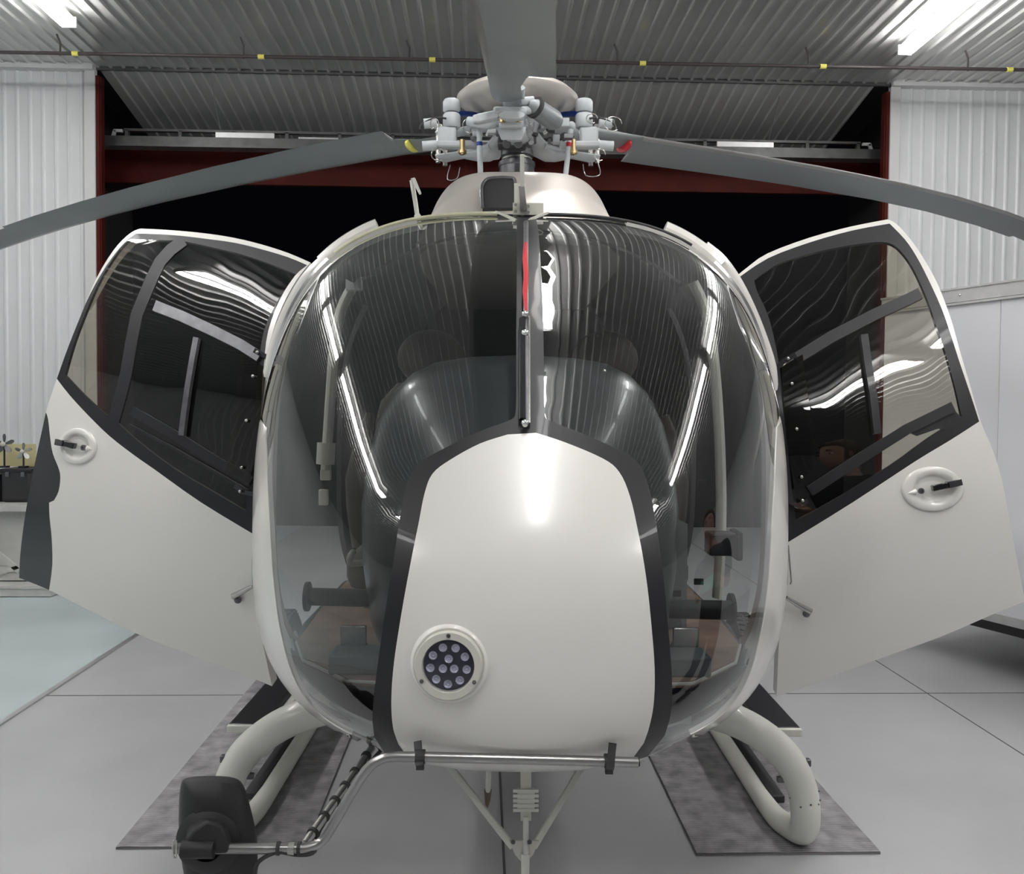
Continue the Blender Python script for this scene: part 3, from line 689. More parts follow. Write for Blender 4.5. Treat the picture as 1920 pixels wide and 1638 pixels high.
# ---- skid gear
tubeR = .043
def gear(s):
    X = lambda a: s*a
    pts = [(X(.0), 1.30, .50), (X(.40), 1.30, .515), (X(.62), 1.29, .485), (X(.80), 1.27, .43), (X(.925), 1.25, .34), (X(.985), 1.24, .23), (X(1.0), 1.235, .13), (X(.998), 1.26, .068), (X(.975), 1.33, .048), (X(.952), 1.42, .044), (X(.945), 1.6, .043)]
    g = obj('skid_gear', MB().tube(pts, [.056]*3+[.055, .054, .052, .05, .048, .043, .038, .034], 20, sm=6).tube([(X(.945), 1.6, .043), (X(.945), 2.5, .043), (X(.945), 3.9, .043), (X(.945), 4.05, .06)], .034, 18), skidw, heli)
    obj('rear_cross_tube', MB().tube([(X(0), 3.0, .53), (X(.45), 3.0, .53), (X(.75), 3.0, .43), (X(.92), 3.0, .25), (X(.945), 3.0, .08)], .045, 16, sm=5), skidw, g)
    obj('boarding_step', MB().box((X(1.05), 2.28, .27), (.14, 1.25, .03)), black, g, bevel=.006)
    obj('step_edge', MB().box((X(1.05), 1.65, .268), (.145, .02, .03)).box((X(.96), 2.28, .25), (.03, 1.25, .03)), skidw, g, bevel=.004)
    obj('step_bracket', MB().bar((X(.955), 2.8, .06), (X(1.05), 2.8, .26), .03, .02, up=(0, 1, 0)), skidw, g)
    obj('skid_strip', MB().box((X(1.005), 2.45, .045), (.05, 1.8, .03)), rubber, g, bevel=.005)  # black strip along the outer side of the skid tube
    obj('skid_strip', MB().tube([(X(.985), 1.32, .014), (X(.95), 1.45, .012), (X(.945), 3.9, .012)], .022, 8, flat=.5), rubber, g)
    obj('clamp_bolt', MB().box((X(1.005), 1.24, .315), (.02, .025, .025)), dsteel, g, bevel=.004)
    obj('clamp_bolt', MB().box((X(.915), 1.24, .255), (.03, .02, .02)), dsteel, g, bevel=.004)
    # ground handling wheel beside the skid
    wc = V((X(1.24), 3.0, .21)); mb = MB().lathe(wc, (1, 0, 0), [(.10, -.05), (.17, -.06), (.20, -.045), (.21, -.02), (.21, .02), (.20, .045), (.17, .06), (.10, .05)], 40)
    t_ = obj('handling_wheel', mb, rubber, g)
    mb = MB()
    for k in range(36):
        a_ = 2*PI*k/36; 
        for q_ in (-1, 1): mb.box(wc+V((q_*.022, math.cos(a_)*.209, math.sin(a_)*.209)), (.034, .018, .012), Matrix.Rotation(a_-PI/2, 3, 'X') @ Matrix.Rotation(q_*.4, 3, 'Z'))
    obj('tyre_tread', mb, rubber, g, smoothf=False)
    obj('wheel_rim', MB().lathe(wc, (1, 0, 0), [(.001, -.03), (.08, -.035), (.10, -.05), (.10, .05), (.08, .035), (.001, .03)], 28), steel, g)
    obj('wheel_bracket', MB().bar((X(.955), 3.0, .09), (X(1.2), 3.0, .21), .04, .02, up=(0, 1, 0)), skidw, g)
gear(-1); gear(1)
# chipped paint spots on the right front tube
gs = [o for o in heli.children if o.name.startswith('skid_gear')][1]
for u, v in ((1483, 1496), (1496, 1505), (1513, 1499), (1529, 1501), (1534, 1496), (1515, 1518), (1531, 1477), (1485, 1484)):
    # on the tube surface facing forward
    p = PL(u, v, 2.945); cx_ = .995; dx = max(-.98, min(.98, (p.x-cx_)/.052)); y = 1.238-.0525*math.sqrt(1-dx*dx)
    obj('paint_chip', MB().ball(V((cx_+dx*.0525, y, p.z)), .0045, 8, (1, .4, .8)), dsteel, gs)

# ---- lower wire cutter, V struts, tow rod, antenna under the belly
zl = 2.25
lw = obj('lower_wire_cutter', MB().bar(PL(986, 1408, zl), PL(986, 1535, zl), .028, .02, up=(0, 1, 0)), cream, heli, smoothf=False)
mb = MB()
for k in range(5):
    v = 1482+k*9; mb.bar(PL(962, v, zl-.012), PL(1010, v, zl-.012), .008, .006, up=(0, 1, 0))
mb.box(PL(986, 1498, zl-.008), (.045, .012, .055)); obj('cutter_teeth', mb, skidw, lw, smoothf=False)
obj('centre_rod', MB().cyl(PL(986, 1530, zl-.01), PL(986, 1600, zl-.02), .0075, n=12).cyl(PL(985, 1600, zl-.02), PL(984, 1700, zl-.04), .011, n=12), skidw, lw)
for a_, b_ in (((835, 1425), (962, 1588)), ((1095, 1430), (1000, 1588))):
    obj('brace_strut', MB().bar(PL(*a_, zl+.15), PL(*b_, zl), .018, .012, up=(0, 1, 0)), skidw, lw, bevel=.002)
obj('joint_plate', slab([PL(u, v, zl-.012) for u, v in ((955, 1575), (1010, 1575), (1000, 1600), (990, 1612), (975, 1612), (965, 1600))], .003), cream, lw, smoothf=False)
for u in (962, 993): obj('joint_bolt', MB().cyl(PL(u, 1578, zl-.01), PL(u, 1578, zl-.03), .006, n=8), dsteel, lw)
obj('belly_antenna', MB().tube([PL(916, 1405, 2.35), PL(916, 1450, 2.35), PL(915, 1482, 2.35)], [.012, .013, .013], 10, flat=.6), skidw, heli)
obj('antenna_tip', MB().tube([PL(915, 1480, 2.35), PL(914, 1500, 2.35), PL(912, 1516, 2.35)], [.011, .008, .003], 10), mat('rusty_tip', (.18, .13, .1), .7), heli)
# ---- mirror boom
zm = 1.86; zn = 1.79
boom = obj('mirror_boom', MB().tube([PL(1196, 1429, zn), PL(1100, 1426, zn), PL(900, 1421, zn), PL(745, 1418, zn), PL(715, 1423, zn), PL(690, 1440, zn), PL(660, 1485, zn), PL(625, 1545, zn-.0), PL(605, 1575, zm-.07), PL(580, 1588, zm-.08), PL(540, 1590, zm-.09), PL(326, 1590, zm-.12)], .0105, 16, sm=3), mat('boom_aluminium', (.36, .355, .35), .3, .9), heli)
obj('boom_stay', MB().cyl(PL(700, 1398, 2.1), PL(572, 1582, zm-.07), .0095, n=14), steel, boom)
for t_ in (.12, .3, .45, .6, .75, .9):
    a_ = PL(700, 1398, 2.1); b_ = PL(572, 1582, zm-.07); p = a_.lerp(b_, t_); d = (b_-a_).normalized(); obj('cable_tie', MB().cyl(p-d*.0035, p+d*.0035, .0125, n=12), rubber, boom)
obj('boom_cable', MB().tube([PL(704, 1400, 2.08)+V((.02, 0, 0)), PL(650, 1480, 1.98), PL(600, 1555, 1.85), PL(590, 1595, 1.78), PL(560, 1602, 1.77), PL(520, 1597, 1.76), PL(485, 1615, 1.76), PL(478, 1638, 1.77)], .0045, 8, sm=5), rubber, boom)
for u, v, zd in ((519, 1590, zm-.095), (558, 1590, zm-.088)): obj('cable_tie', MB().cyl(PL(u, v, zd), PL(u+6, v, zd), .0135, n=12), rubber, boom)
obj('boom_clamp', MB().cyl(PL(541, 1590, zm-.09), PL(553, 1590, zm-.09), .0128, n=14), steel, boom)
obj('retaining_pin', MB().tube([PL(327, 1575, zm-.13), PL(324, 1578, zm-.13), PL(324, 1600, zm-.13), PL(330, 1608, zm-.13), PL(331, 1575, zm-.13)], .0015, 6, sm=2), steel, boom)
# mirror housing (back of it faces the camera)
mo = [(350, 1458), (395, 1454), (440, 1458), (458, 1475), (470, 1515), (480, 1560), (483, 1600), (482, 1640), (478, 1690), (455, 1712), (400, 1715), (360, 1690), (345, 1640), (337, 1585), (335, 1530), (338, 1475)]
mo = curve2(mo, 4)
def mloft(sc, zd):
    cx_ = sum(p.x for p in mo)/len(mo); cy_ = sum(p.y for p in mo)/len(mo)
    return [PL(cx_+(p.x-cx_)*sc, cy_+(p.y-cy_)*sc, zd) for p in mo]
mir = obj('mirror_housing', MB().loft([mloft(.93, 1.85), mloft(.99, 1.84), mloft(1.0, 1.83), mloft(.98, 1.815), mloft(.90, 1.80), mloft(.6, 1.785), mloft(.05, 1.782)]), mattb, heli, angle=50)
obj('mirror_glass', MB().loft([mloft(.9, 1.852), mloft(.9, 1.856)]), chrome, mir)
hc = PL(385, 1592, 1.76)
obj('swivel_collar', MB().lathe(PL(392, 1575, 1.79), (0, -1, .05), [(.066, -.01), (.066, .006), (.058, .012), (.035, .02)], 36), mattb, mir)
obj('swivel_body', MB().loft([[PL(u, v, 1.735+.0*k) for u, v in ((348, 1580), (362, 1556), (388, 1538), (418, 1548), (428, 1578), (426, 1598), (350, 1600))], [PL(u, v, 1.79) for u, v in ((345, 1580), (352, 1545), (380, 1530), (420, 1538), (438, 1570), (436, 1602), (345, 1606))]]), mattb, mir, bevel=.006)
obj('boom_sleeve', MB().cyl(PL(342, 1591, zm-.12), PL(402, 1591, zm-.12), .0185, n=20), mattb, mir)
# black straps holding the boom to the nose
for u, v in ((788, 1418), (1142, 1426)):
    t_ = (cpt(u-2, 1382, .012) if u < 900 else cpt(u+4, 1385, .012))
    b_ = PL(u, v, zn)
    mb = MB(); mb.bar(t_+V((0, 0, .0)), b_+V((0, -.016, -.012)), .016, .004, up=(0, 1, 0)); mb.cyl(b_-V((.010, 0, 0)), b_+V((.010, 0, 0)), .0145, n=16)
    mb.bar(b_+V((0, 0, -.012)), b_+V((.0, .0, -.026)), .016, .012, up=(0, 1, 0)); obj('strap', mb, rubber, boom, smoothf=False)
obj('boom_end_plug', MB().cyl(PL(1192, 1429, zn), PL(1199, 1429, zn), .008, n=12), cabd, boom)

# ---- cabin interior
flo = [(-.64, .78, .84), (-.58, .60, .84), (-.43, .42, .84), (.0, .36, .84), (.43, .42, .84), (.58, .60, .84), (.64, .78, .84), (.66, 1.2, .84), (.66, 2.3, .84), (-.66, 2.3, .84), (-.66, 1.2, .84)]
obj('cabin_floor', slab([V(p) for p in flo], .008), brown, heli, smoothf=False)
obj('floor_edge', MB().tube([V(p)+V((0, -.012, .006)) for p in flo[:7]], .0045, 8), cream, heli)
# instrument hood
hw_ = [(.78, .36), (.95, .42), (1.1, .44), (1.25, .445), (1.38, .43), (1.48, .405), (1.57, .36), (1.62, .31), (1.65, .25), (1.665, .17), (1.67, .02)]
secs = []
for z, hwv in hw_:
    yf = interp([(.78, .30), (1.1, .26), (1.35, .33), (1.5, .41), (1.6, .49), (1.65, .56), (1.67, .66)], z); out = []
    for i in range(33):
        t = PI*i/32; out.append(V((math.cos(t)*hwv, .80-(.80-yf)*abs(math.sin(t))**.8, z)))
    secs.append(out)
ih = obj('instrument_hood', MB().loft(secs), hood, heli, angle=70)
for x, y in ((-.2, .64), (-.02, .6), (.22, .64)): obj('screw', MB().ball((x, y-.04, 1.625), .006, 8), steel, ih)
obj('console', MB().box((0, .95, .95), (.22, .5, .5)), cabd, heli, bevel=.02)
# seats
def seat(x, y, m1=seatm, tall=True):
    c = obj('seat', MB().box((x, y, .98), (.46, .46, .14)), m1, heli, bevel=.05)
    b = MB(); secs = []
    for z, hwv, yy in ((1.0, .22, .22), (1.2, .235, .25), (1.4, .225, .29), (1.55, .19, .32), (1.62, .13, .335)):
        secs.append([V((x+math.cos(2*PI*i/24)*hwv*(1 if True else 1), y+yy+math.sin(2*PI*i/24)*.055, z)) for i in range(24)])
    obj('backrest', b.loft(secs), m1, c)
    obj('headrest', MB().ball((x, y+.34, 1.72), .13, 20, (1.0, .45, .85)), m1, c)
    for s_ in (-1, 1):
        obj('harness_strap', MB().tube([(x+s_*.07, y+.26, 1.64), (x+s_*.15, y+.2, 1.45), (x+s_*.2, y+.16, 1.2), (x+s_*.19, y+.1, 1.05)], .02, 8, sm=4, flat=.25), black, c)
    obj('seat_bolster', MB().tube([(x-.24*math.copysign(1, -x), y+.2, 1.0), (x-.26*math.copysign(1, -x), y+.22, 1.25), (x-.22*math.copysign(1, -x), y+.26, 1.5)], [.04, .05, .02], 10, sm=3), m1, c)
    obj('seat_pedestal', MB().box((x, y+.02, .81), (.36, .36, .2)), cabg, c, bevel=.02)
seat(-.34, 1.35); seat(.34, 1.35)
obj('rear_bench', MB().box((0, 2.42, .95), (1.1, .45, .3)).box((0, 2.68, 1.3), (1.1, .14, .75)), seatg, heli, bevel=.05)
bk = MB().loft([[ringpt(2.85, 2*PI*j/64, -.03) for j in range(64)], [ringpt(2.88, 2*PI*j/64, -.03) for j in range(64)]])
obj('cabin_bulkhead', bk, cabd, heli, smoothf=False)
obj('roof_lining', MB().loft([[V((x_, y_, sec(y_)[0]-.045-.25*abs(x_/.6)**2.4)) for x_ in [(-.48+.96*i/20) for i in range(21)]] for y_ in [.9+.2*j for j in range(10)]], closed=False, cap=False), cabd, heli, solid=.008)
obj('cabin_lining', shell(1.96, 2.85, 10, lambda c: c.z > .86, -.035), cabd, heli, solid=0)
# cream cabin pillars
for s_, top_, a_ in ((-1, (664, 530), [(664, 532), (640, 580), (627, 650), (620, 740), (614, 830), (611, 880)]), (1, (1292, 515), [(1292, 515), (1318, 570), (1334, 640), (1344, 740), (1350, 850), (1352, 960), (1349, 1060), (1345, 1120)])):
    zd = 3.3
    m = obj('cabin_pillar', MB().tube([PL(u, v, zd) for u, v in a_], .028, 12, sm=4, flat=.7), cream, heli)
    obj('pillar_bracket', MB().box(PL(a_[0][0], a_[0][1], zd-.03), (.06, .02, .05)), alum, m, bevel=.004)
    if s_ < 0:
        obj('pillar_sleeve', MB().tube([PL(612, 830, zd-.01), PL(610, 870, zd-.01)], .034, 10), cream, m)
        obj('pillar_bracket', MB().box(PL(611, 890, zd), (.04, .02, .04)).box(PL(607, 932, zd), (.035, .02, .06)), cream, m, bevel=.004)
# grips, pedals, tubes
obj('grab_handle', MB().tube([PL(656, 735, 2.75), PL(655, 760, 2.75), PL(655, 782, 2.75), PL(668, 782, 2.75)], .008, 8), dsteel, heli)
obj('collective_lever', MB().tube([PL(700, 1052, 2.45), PL(660, 1056, 2.45), PL(656, 1045, 2.45), PL(662, 1035, 2.5)], .0095, 10, sm=3), cream, heli)
obj('cyclic_stick', MB().tube([(-.30, .95, .70), (-.31, .9, .95), (-.29, .86, 1.13)], .012, 8, sm=3).ball((-.29, .86, 1.14), .03, 12, (.8, .8, 1.5)), mattb, heli)
obj('cyclic_stick', MB().tube([(.30, .95, .70), (.31, .9, .95), (.29, .86, 1.1)], .012, 8, sm=3).ball((.29, .86, 1.12), .028, 12, (.8, .8, 1.5)), mattb, heli)
for x0, x1, z, r in ((-.57, -.33, 1.01, .024), (.33, .57, .985, .026)):
    obj('vent_duct', MB().cyl((x0, .62, z), (x1, .60, z), r, n=20).cyl((x0 if x0 < 0 else x1, .62, z), ((x0-.01) if x0 < 0 else (x1+.01), .62, z), r+.016, n=20), mattb, heli)
for s_ in (-1, 1):
    for k in (0, 1):
        px = s_*(.31+k*.13)
        pd = obj('pedal', MB().box((px, .56, .91), (.07, .012, .075)), steel, heli, bevel=.004)
        obj('pedal_arm', MB().tube([(px, .56, .91), (px, .66, .89), (px, .74, .85)], .009, 8), mattb, pd)
    obj('footwell_box', MB().box((s_*.42, .50, .872), (.13, .10, .055)), cabg, heli, bevel=.008)
    obj('door_sill', MB().tube([(s_*.65, .84, .80), (s_*.70, 1.2, .78), (s_*.70, 1.9, .78)], .025, 10), black, heli)
    obj('harness_pad', MB().ball((s_*.40, 1.32, 1.13), .06, 14, (.8, .6, 1.4)), seatg, heli)
obj('throttle_box', MB().box(PL(1355, 1018, 2.75), (.10, .08, .07)).box(PL(1380, 1020, 2.75), (.02, .10, .09)), black, heli, bevel=.006)
obj('side_panel', slab([V(p) for p in ((.30, .95, .78), (.52, .95, .80), (.55, 1.1, 1.15), (.42, 1.0, 1.22), (.30, .95, 1.2))], .01), cabg, heli, smoothf=False)
mb = MB()
for u, v in ((1310, 1090), (1268, 1112), (1318, 905)): mb.box(PL(u, v, 2.66), (.028, .01, .018))
obj('panel_slot', mb, cabd, heli, smoothf=False)

# ================================================================== OPEN DOORS
def smp(poly, lim=38):
    n = len(poly); Q = [V(p).to_2d() for p in poly]; cor = []
    for i in range(n):
        a = (Q[i]-Q[i-1]); b = (Q[(i+1) % n]-Q[i]); cor.append(math.degrees(abs(a.angle(b))) > lim)
    st = [i for i in range(n) if cor[i]] or [0]; out = []
    for k in range(len(st)):
        i0 = st[k]; i1 = st[(k+1) % len(st)]; i1 = i1 if i1 > i0 else i1+n
        out += curve2([Q[i % n] for i in range(i0, i1+1)], 3, False)[:-1]
    return out
def make_door(s, hu, hz, ang, outline, frame_o, glass_o, stripe=None):
    """s = side; hinge at pixel column hu, distance hz; ang = angle of the leaf from the lateral"""
    hp = P(hu, 900, hz); hp.z = 0
    e = V((s*math.cos(ang), -s*math.sin(ang)*s, 0)) if False else V((s*math.cos(ang), math.sin(ang), 0))
    nrm = V((e.y*s, -e.x*s, 0)); nrm = nrm if nrm.y < 0 else -nrm           # towards the camera
    def off(z): return (.26*max(0, (z-1.25)/.9)**2.0 if s < 0 else .28*max(0, (z-1.2)/.9)**1.8)+.16*max(0, (1.25-z)/.65)**2.0
    def pt(u, v, up=0):
        d = ray(u, v); z = 1.2; p = None
        for _ in range(30):
            k = -off(z)+up; q = hp+nrm*k; t = (q-CAM).dot(nrm)/d.dot(nrm); p = CAM+d*t; z += .7*(p.z-z)
        return L_(p)
    back = -(HI.to_3x3() @ nrm)
    outline, frame_o, glass_o = smp(outline), smp(frame_o), smp(glass_o); stripe = smp(stripe) if stripe else None
    polys = [outline, frame_o, glass_o]+([stripe] if stripe else [])
    dv, df = triangulate([dense(q, 12) for q in polys], 26)
    sk, fr_, gl = MB(), MB(), MB()
    Q0 = [pt(*p) for p in dv]; Q1 = [pt(p[0], p[1], .003) for p in dv]
    for f in df:
        c = sum((V(dv[i]) for i in f), V((0, 0)))/len(f)
        if not inpoly(c, outline): continue
        if inpoly(c, glass_o): gl.add([Q0[i] for i in f], [range(len(f))])
        elif inpoly(c, frame_o): fr_.add([Q0[i] for i in f], [range(len(f))])
        else: sk.add([Q0[i] for i in f], [range(len(f))], 1 if (stripe and inpoly(c, stripe)) else 0)
    cc = hp+nrm*(-5); cc = L_(V((cc.x, cc.y, 1.2)))
    door = obj('cabin_door', orient_out(sk, cc), [white, gblack], heli, solid=.035, angle=60)
    obj('window_frame', orient_out(fr_, cc), black, door, solid=.010, angle=60)
    obj('window_pane', orient_out(gl, cc), dglass, door, solid=0, angle=80)
    def patch(name, poly, m, up=.006, th=.008, parent=door, step=14, bev=0):
        dv, df = triangulate([dense(poly, step)], step*1.6); mb = MB(); Q = [pt(p[0], p[1], up) for p in dv]
        for f in df:
            c = sum((V(dv[i]) for i in f), V((0, 0)))/len(f)
            if inpoly(c, poly): mb.add([Q[i] for i in f], [range(len(f))])
        return obj(name, orient_out(mb, cc), m, parent, solid=th, angle=60)
    def strip(name, pts, wd, m, up=.006, th=.008):
        pts = [V(p).to_2d() for p in pts]; a, b = [], []
        for i, p in enumerate(pts):
            d = (pts[min(i+1, len(pts)-1)]-pts[max(i-1, 0)]).normalized(); nn = V((-d.y, d.x)); a.append(p+nn*wd/2); b.append(p-nn*wd/2)
        return patch(name, a+b[::-1], m, up, th)
    return door, pt, patch, strip, back
# left door
oL = [(582, 492), (540, 474), (490, 458), (440, 446), (390, 438), (330, 432), (275, 429), (258, 430), (238, 442), (212, 470), (180, 523), (152, 590), (128, 650), (110, 700), (98, 735), (88, 765), (78, 810), (66, 865), (55, 920), (45, 980), (38, 1040), (36, 1083), (88, 1104), (140, 1130), (255, 1187), (350, 1225), (440, 1258), (510, 1286), (500, 1240), (488, 1180), (478, 1100), (474, 1010), (480, 960), (488, 850), (492, 760), (498, 680), (512, 620), (530, 572), (556, 525)]
fL = [(576, 497), (540, 482), (490, 467), (440, 455), (390, 448), (330, 441), (275, 438), (254, 438), (232, 456), (200, 497), (168, 553), (140, 618), (120, 670), (106, 709), (130, 740), (165, 778), (205, 817), (250, 852), (290, 880), (376, 941), (475, 1001), (480, 950), (487, 850), (490, 760), (495, 680), (503, 620), (524, 563), (552, 518)]
gL = [(555, 514), (500, 492), (450, 476), (400, 464), (343, 452), (300, 450), (243, 448), (222, 470), (190, 520), (165, 575), (140, 640), (122, 702), (160, 742), (198, 776), (219, 791), (260, 828), (325, 877), (400, 922), (461, 958), (466, 900), (476, 780), (484, 690), (495, 620), (520, 565)]
sL = [(84, 768), (90, 785), (94, 820), (99, 850), (109, 875), (113, 893), (110, 920), (101, 938), (92, 942), (93, 970), (97, 1010), (98, 1060), (92, 1106), (30, 1090), (36, 990), (60, 870)]
doorL, ptL, paL, stL, bkL = make_door(-1, 480, 2.62, math.radians(16), oL, fL, gL, sL)
stL('divider', [(344, 450), (320, 468), (300, 490), (285, 520), (268, 560), (256, 590), (246, 640), (236, 700), (226, 740), (212, 790)], 22, black, .003, .006)
stL('window_rail', [(289, 572), (340, 592), (400, 620), (450, 645), (486, 668)], 20, dsteel, .012, .012)
stL('window_rail', [(246, 770), (320, 812), (400, 862), (470, 902)], 18, black, .012, .012)
stL('window_rail', [(240, 796), (320, 838), (400, 884), (462, 920)], 5, black, .012, .012)
stL('slide_handle', [(367, 632), (360, 670), (350, 730), (342, 790), (339, 816)], 10, dsteel, .018, .014)
paL('deflector', [(451, 660), (500, 690), (492, 760), (480, 850), (466, 905), (424, 880), (436, 790)], bglass, .014, 0)
stL('deflector_frame', [(476, 656), (498, 668), (507, 680), (503, 740), (493, 840), (482, 915), (473, 926), (455, 922), (440, 910)], 9, gblack, .014, .02)
for u, v in ((482, 660), (474, 705), (462, 788), (453, 876), (450, 921)): obj('rivet', MB().ball(ptL(u, v, .022), .0055, 10), steel, doorL)
# right door
oR = [(1379, 519), (1400, 502), (1439, 475), (1519, 445), (1598, 424), (1665, 411), (1681, 420), (1705, 446), (1729, 480), (1757, 530), (1781, 592), (1797, 648), (1820, 726), (1840, 793), (1862, 845), (1880, 905), (1893, 975), (1905, 1040), (1917, 1102), (1921, 1128), (1860, 1152), (1760, 1195), (1620, 1245), (1540, 1276), (1456, 1306), (1462, 1180), (1472, 1090), (1478, 1020), (1472, 960), (1462, 900), (1450, 800), (1440, 730), (1434, 680), (1420, 620), (1400, 565)]
fR = [(1384, 521), (1440, 484), (1519, 454), (1598, 432), (1668, 419), (1697, 449), (1718, 480), (1740, 522), (1765, 577), (1782, 625), (1797, 672), (1820, 740), (1836, 790), (1780, 826), (1717, 864), (1598, 942), (1478, 1016), (1470, 950), (1462, 900), (1450, 800), (1440, 730), (1434, 680), (1420, 620), (1404, 565)]
gR = [(1414, 524), (1445, 502), (1480, 487), (1558, 466), (1638, 454), (1673, 458), (1697, 480), (1717, 512), (1741, 567), (1757, 615), (1773, 662), (1790, 722), (1803, 781), (1741, 820), (1669, 872), (1558, 940), (1493, 976), (1485, 916), (1474, 800), (1462, 690), (1443, 600), (1420, 547)]
doorR, ptR, paR, stR, bkR = make_door(1, 1462, 2.60, math.radians(1), oR, fR, gR)
stR('window_rail', [(1492, 672), (1560, 630), (1640, 589), (1700, 562), (1726, 549)], 21, black, .012, .012)
stR('window_rail', [(1520, 920), (1600, 868), (1700, 805), (1788, 762)], 20, black, .012, .012)
stR('slide_handle', [(1621, 626), (1628, 680), (1638, 740), (1646, 812)], 14, black, .016, .014)
paR('frit_patch', [(1720, 817), (1760, 803), (1775, 805), (1800, 790), (1802, 781), (1780, 760), (1740, 780), (1700, 808)], black, .002, .004)
paR('deflector', [(1465, 686), (1505, 664), (1512, 720), (1524, 800), (1530, 880), (1490, 920), (1480, 860), (1470, 770)], bglass, .014, 0)
stR('deflector_frame', [(1492, 664), (1468, 678), (1457, 690), (1460, 740), (1470, 830), (1478, 910), (1484, 942), (1497, 948), (1515, 938)], 10, gblack, .014, .02)
for u, v in ((1478, 672), (1485, 719), (1494, 804), (1503, 894), (1505, 938)): obj('rivet', MB().ball(ptR(u, v, .022), .0055, 10), steel, doorR)
# handles: oval dish, recess, black lever, lock
def handle(door, pt, cu, cv, ru, rv, flip):
    c = pt(cu, cv); ex = (pt(cu+20, cv)-pt(cu-20, cv)); ez = (pt(cu, cv-20)-pt(cu, cv+20)); ex = ex/40; ez = ez/40; nn = ex.cross(ez).normalized()
    if nn.y > 0: nn = -nn
    def ov(sc, h, du=0, dv_=0, sv=None): return [c+ex*(du+ru*sc*math.cos(2*PI*i/40))+ez*(dv_+rv*(sv or sc)*math.sin(2*PI*i/40))+nn*h for i in range(40)]
    pl = obj('handle_plate', MB().loft([ov(1, .0), ov(1.0, .004), ov(.94, .009), ov(.66, .008), ov(.60, .003), ov(.5, -.0), ov(.02, -.001)], cap=False), white, door, angle=60)
    s_ = -1 if flip else 1
    lev = [c+ex*(du*s_)+ez*dv_+nn*h for du, dv_, h in ((-.1*ru, .02*rv, .016), (.35*ru, .16*rv, .022), (.80*ru, .30*rv, .018))] if not flip else [c+ex*du+ez*dv_+nn*h for du, dv_, h in ((.05*ru, -.02*rv, .016), (-.4*ru, .12*rv, .022), (-.86*ru, .2*rv, .018))]
    mb = MB(); mb.bar(lev[0], lev[1], .018, .020, up=tuple(nn)); mb.bar(lev[1], lev[2], .020, .022, up=tuple(nn)); obj('handle_lever', mb, gblack, door, bevel=.002)
    kc = c+ex*(-.42*ru*s_)+ez*(-.10*rv)+nn*.008; obj('lock', MB().lathe(kc, nn, [(.009, 0), (.009, .006), (.004, .006), (.004, .002), (.0003, .002)], 16), dsteel, door)
    kt = c+ex*(-.85*ru*s_)+ez*(-.2*rv)+nn*.006; obj('lock_fairing', MB().tube([kt, kc+(kt-kc)*.35], [.002, .009], 12), white, door)
handle(doorL, ptL, 146, 836, 36, 34, True)
handle(doorR, ptR, 1748, 916, 58, 42, False)
# door stays and hinges
for dr, pt, pts, tail in ((doorL, ptL, [(474, 1098), (456, 1108), (437, 1118)], (446, 1124)), (doorR, ptR, [(1474, 1120), (1495, 1133), (1520, 1146)], (1512, 1150))):
    st_ = obj('door_stay', MB().tube([pt(*q, .02) for q in pts], [.006, .008, .010], 10), steel, dr)
    obj('stay_knob', MB().ball(pt(*tail, .012), .012, 10), dsteel, dr)
    u = pts[0][0]; obj('hinge_rod', MB().tube([pt(u+(4 if u < 900 else -2), 1010, .012), pt(u+1, 1050, .014), pt(u, 1096, .02)], .005, 8), steel, dr)
obj('hinge_rod', MB().tube([ptR(1478, 1022, .01), ptR(1484, 1090, .015), ptR(1482, 1095, .015)], .0025, 6), steel, doorR)

# ================================================================== TRAILER on the right
tA = P(1846, 1159, 4.94); dt = V((-.40, 1, 0)).normalized(); zt0 = tA.z; zt1 = P(1846, 532, 4.94).z
near = V((tA.x, tA.y, 0))-dt*2.3; far = V((tA.x, tA.y, 0))+dt*.78; sd = V((dt.y, -dt.x, 0))
Lt = (far-near).length; yawt = math.atan2(-dt.x, dt.y)
trl = thing('enclosed_trailer', 'white enclosed cargo trailer parked at an angle right of the helicopter', 'trailer', near, yawt)
Wt = 1.9; e_ = .0
body = obj('trailer_body', MB().box((Wt/2, Lt/2, (zt0+zt1)/2), (Wt, Lt, zt1-zt0)), trailm, trl, bevel=.01, smoothf=False)
obj('top_rail', MB().box((0, Lt/2, zt1-.04), (.03, Lt+.02, .08)).box((0, Lt/2, zt1-.09), (.04, Lt+.02, .012)).box((0, Lt/2, zt1), (.05, Lt+.02, .012)), alum, trl, smoothf=False)
obj('bottom_rail', MB().box((-.005, Lt/2, zt0+.02), (.02, Lt+.02, .05)), alum, trl, smoothf=False)
for y in (1.05, 2.25): obj('panel_seam', MB().box((-.002, y, (zt0+zt1)/2), (.006, .012, zt1-zt0-.15)), trimm, trl, smoothf=False)
for y in (.5, 1.5, 2.5): obj('rivet', MB().ball((-.016, y, zt1-.04), .008, 8), steel, trl)
for y in (Lt*.35, Lt*.62):
    obj('wheel', MB().lathe((.28, y, .30), (1, 0, 0), [(.001, -.09), (.16, -.08), (.18, -.1), (.28, -.1), (.3, -.06), (.3, .06), (.28, .1), (.001, .1)], 32), rubber, trl)
obj('chassis', MB().box((Wt/2, Lt/2, zt0-.05), (Wt-.3, Lt-.1, .1)).box((Wt/2, Lt/2, .3), (Wt-.3, .12, .12)), cabd, trl, smoothf=False)

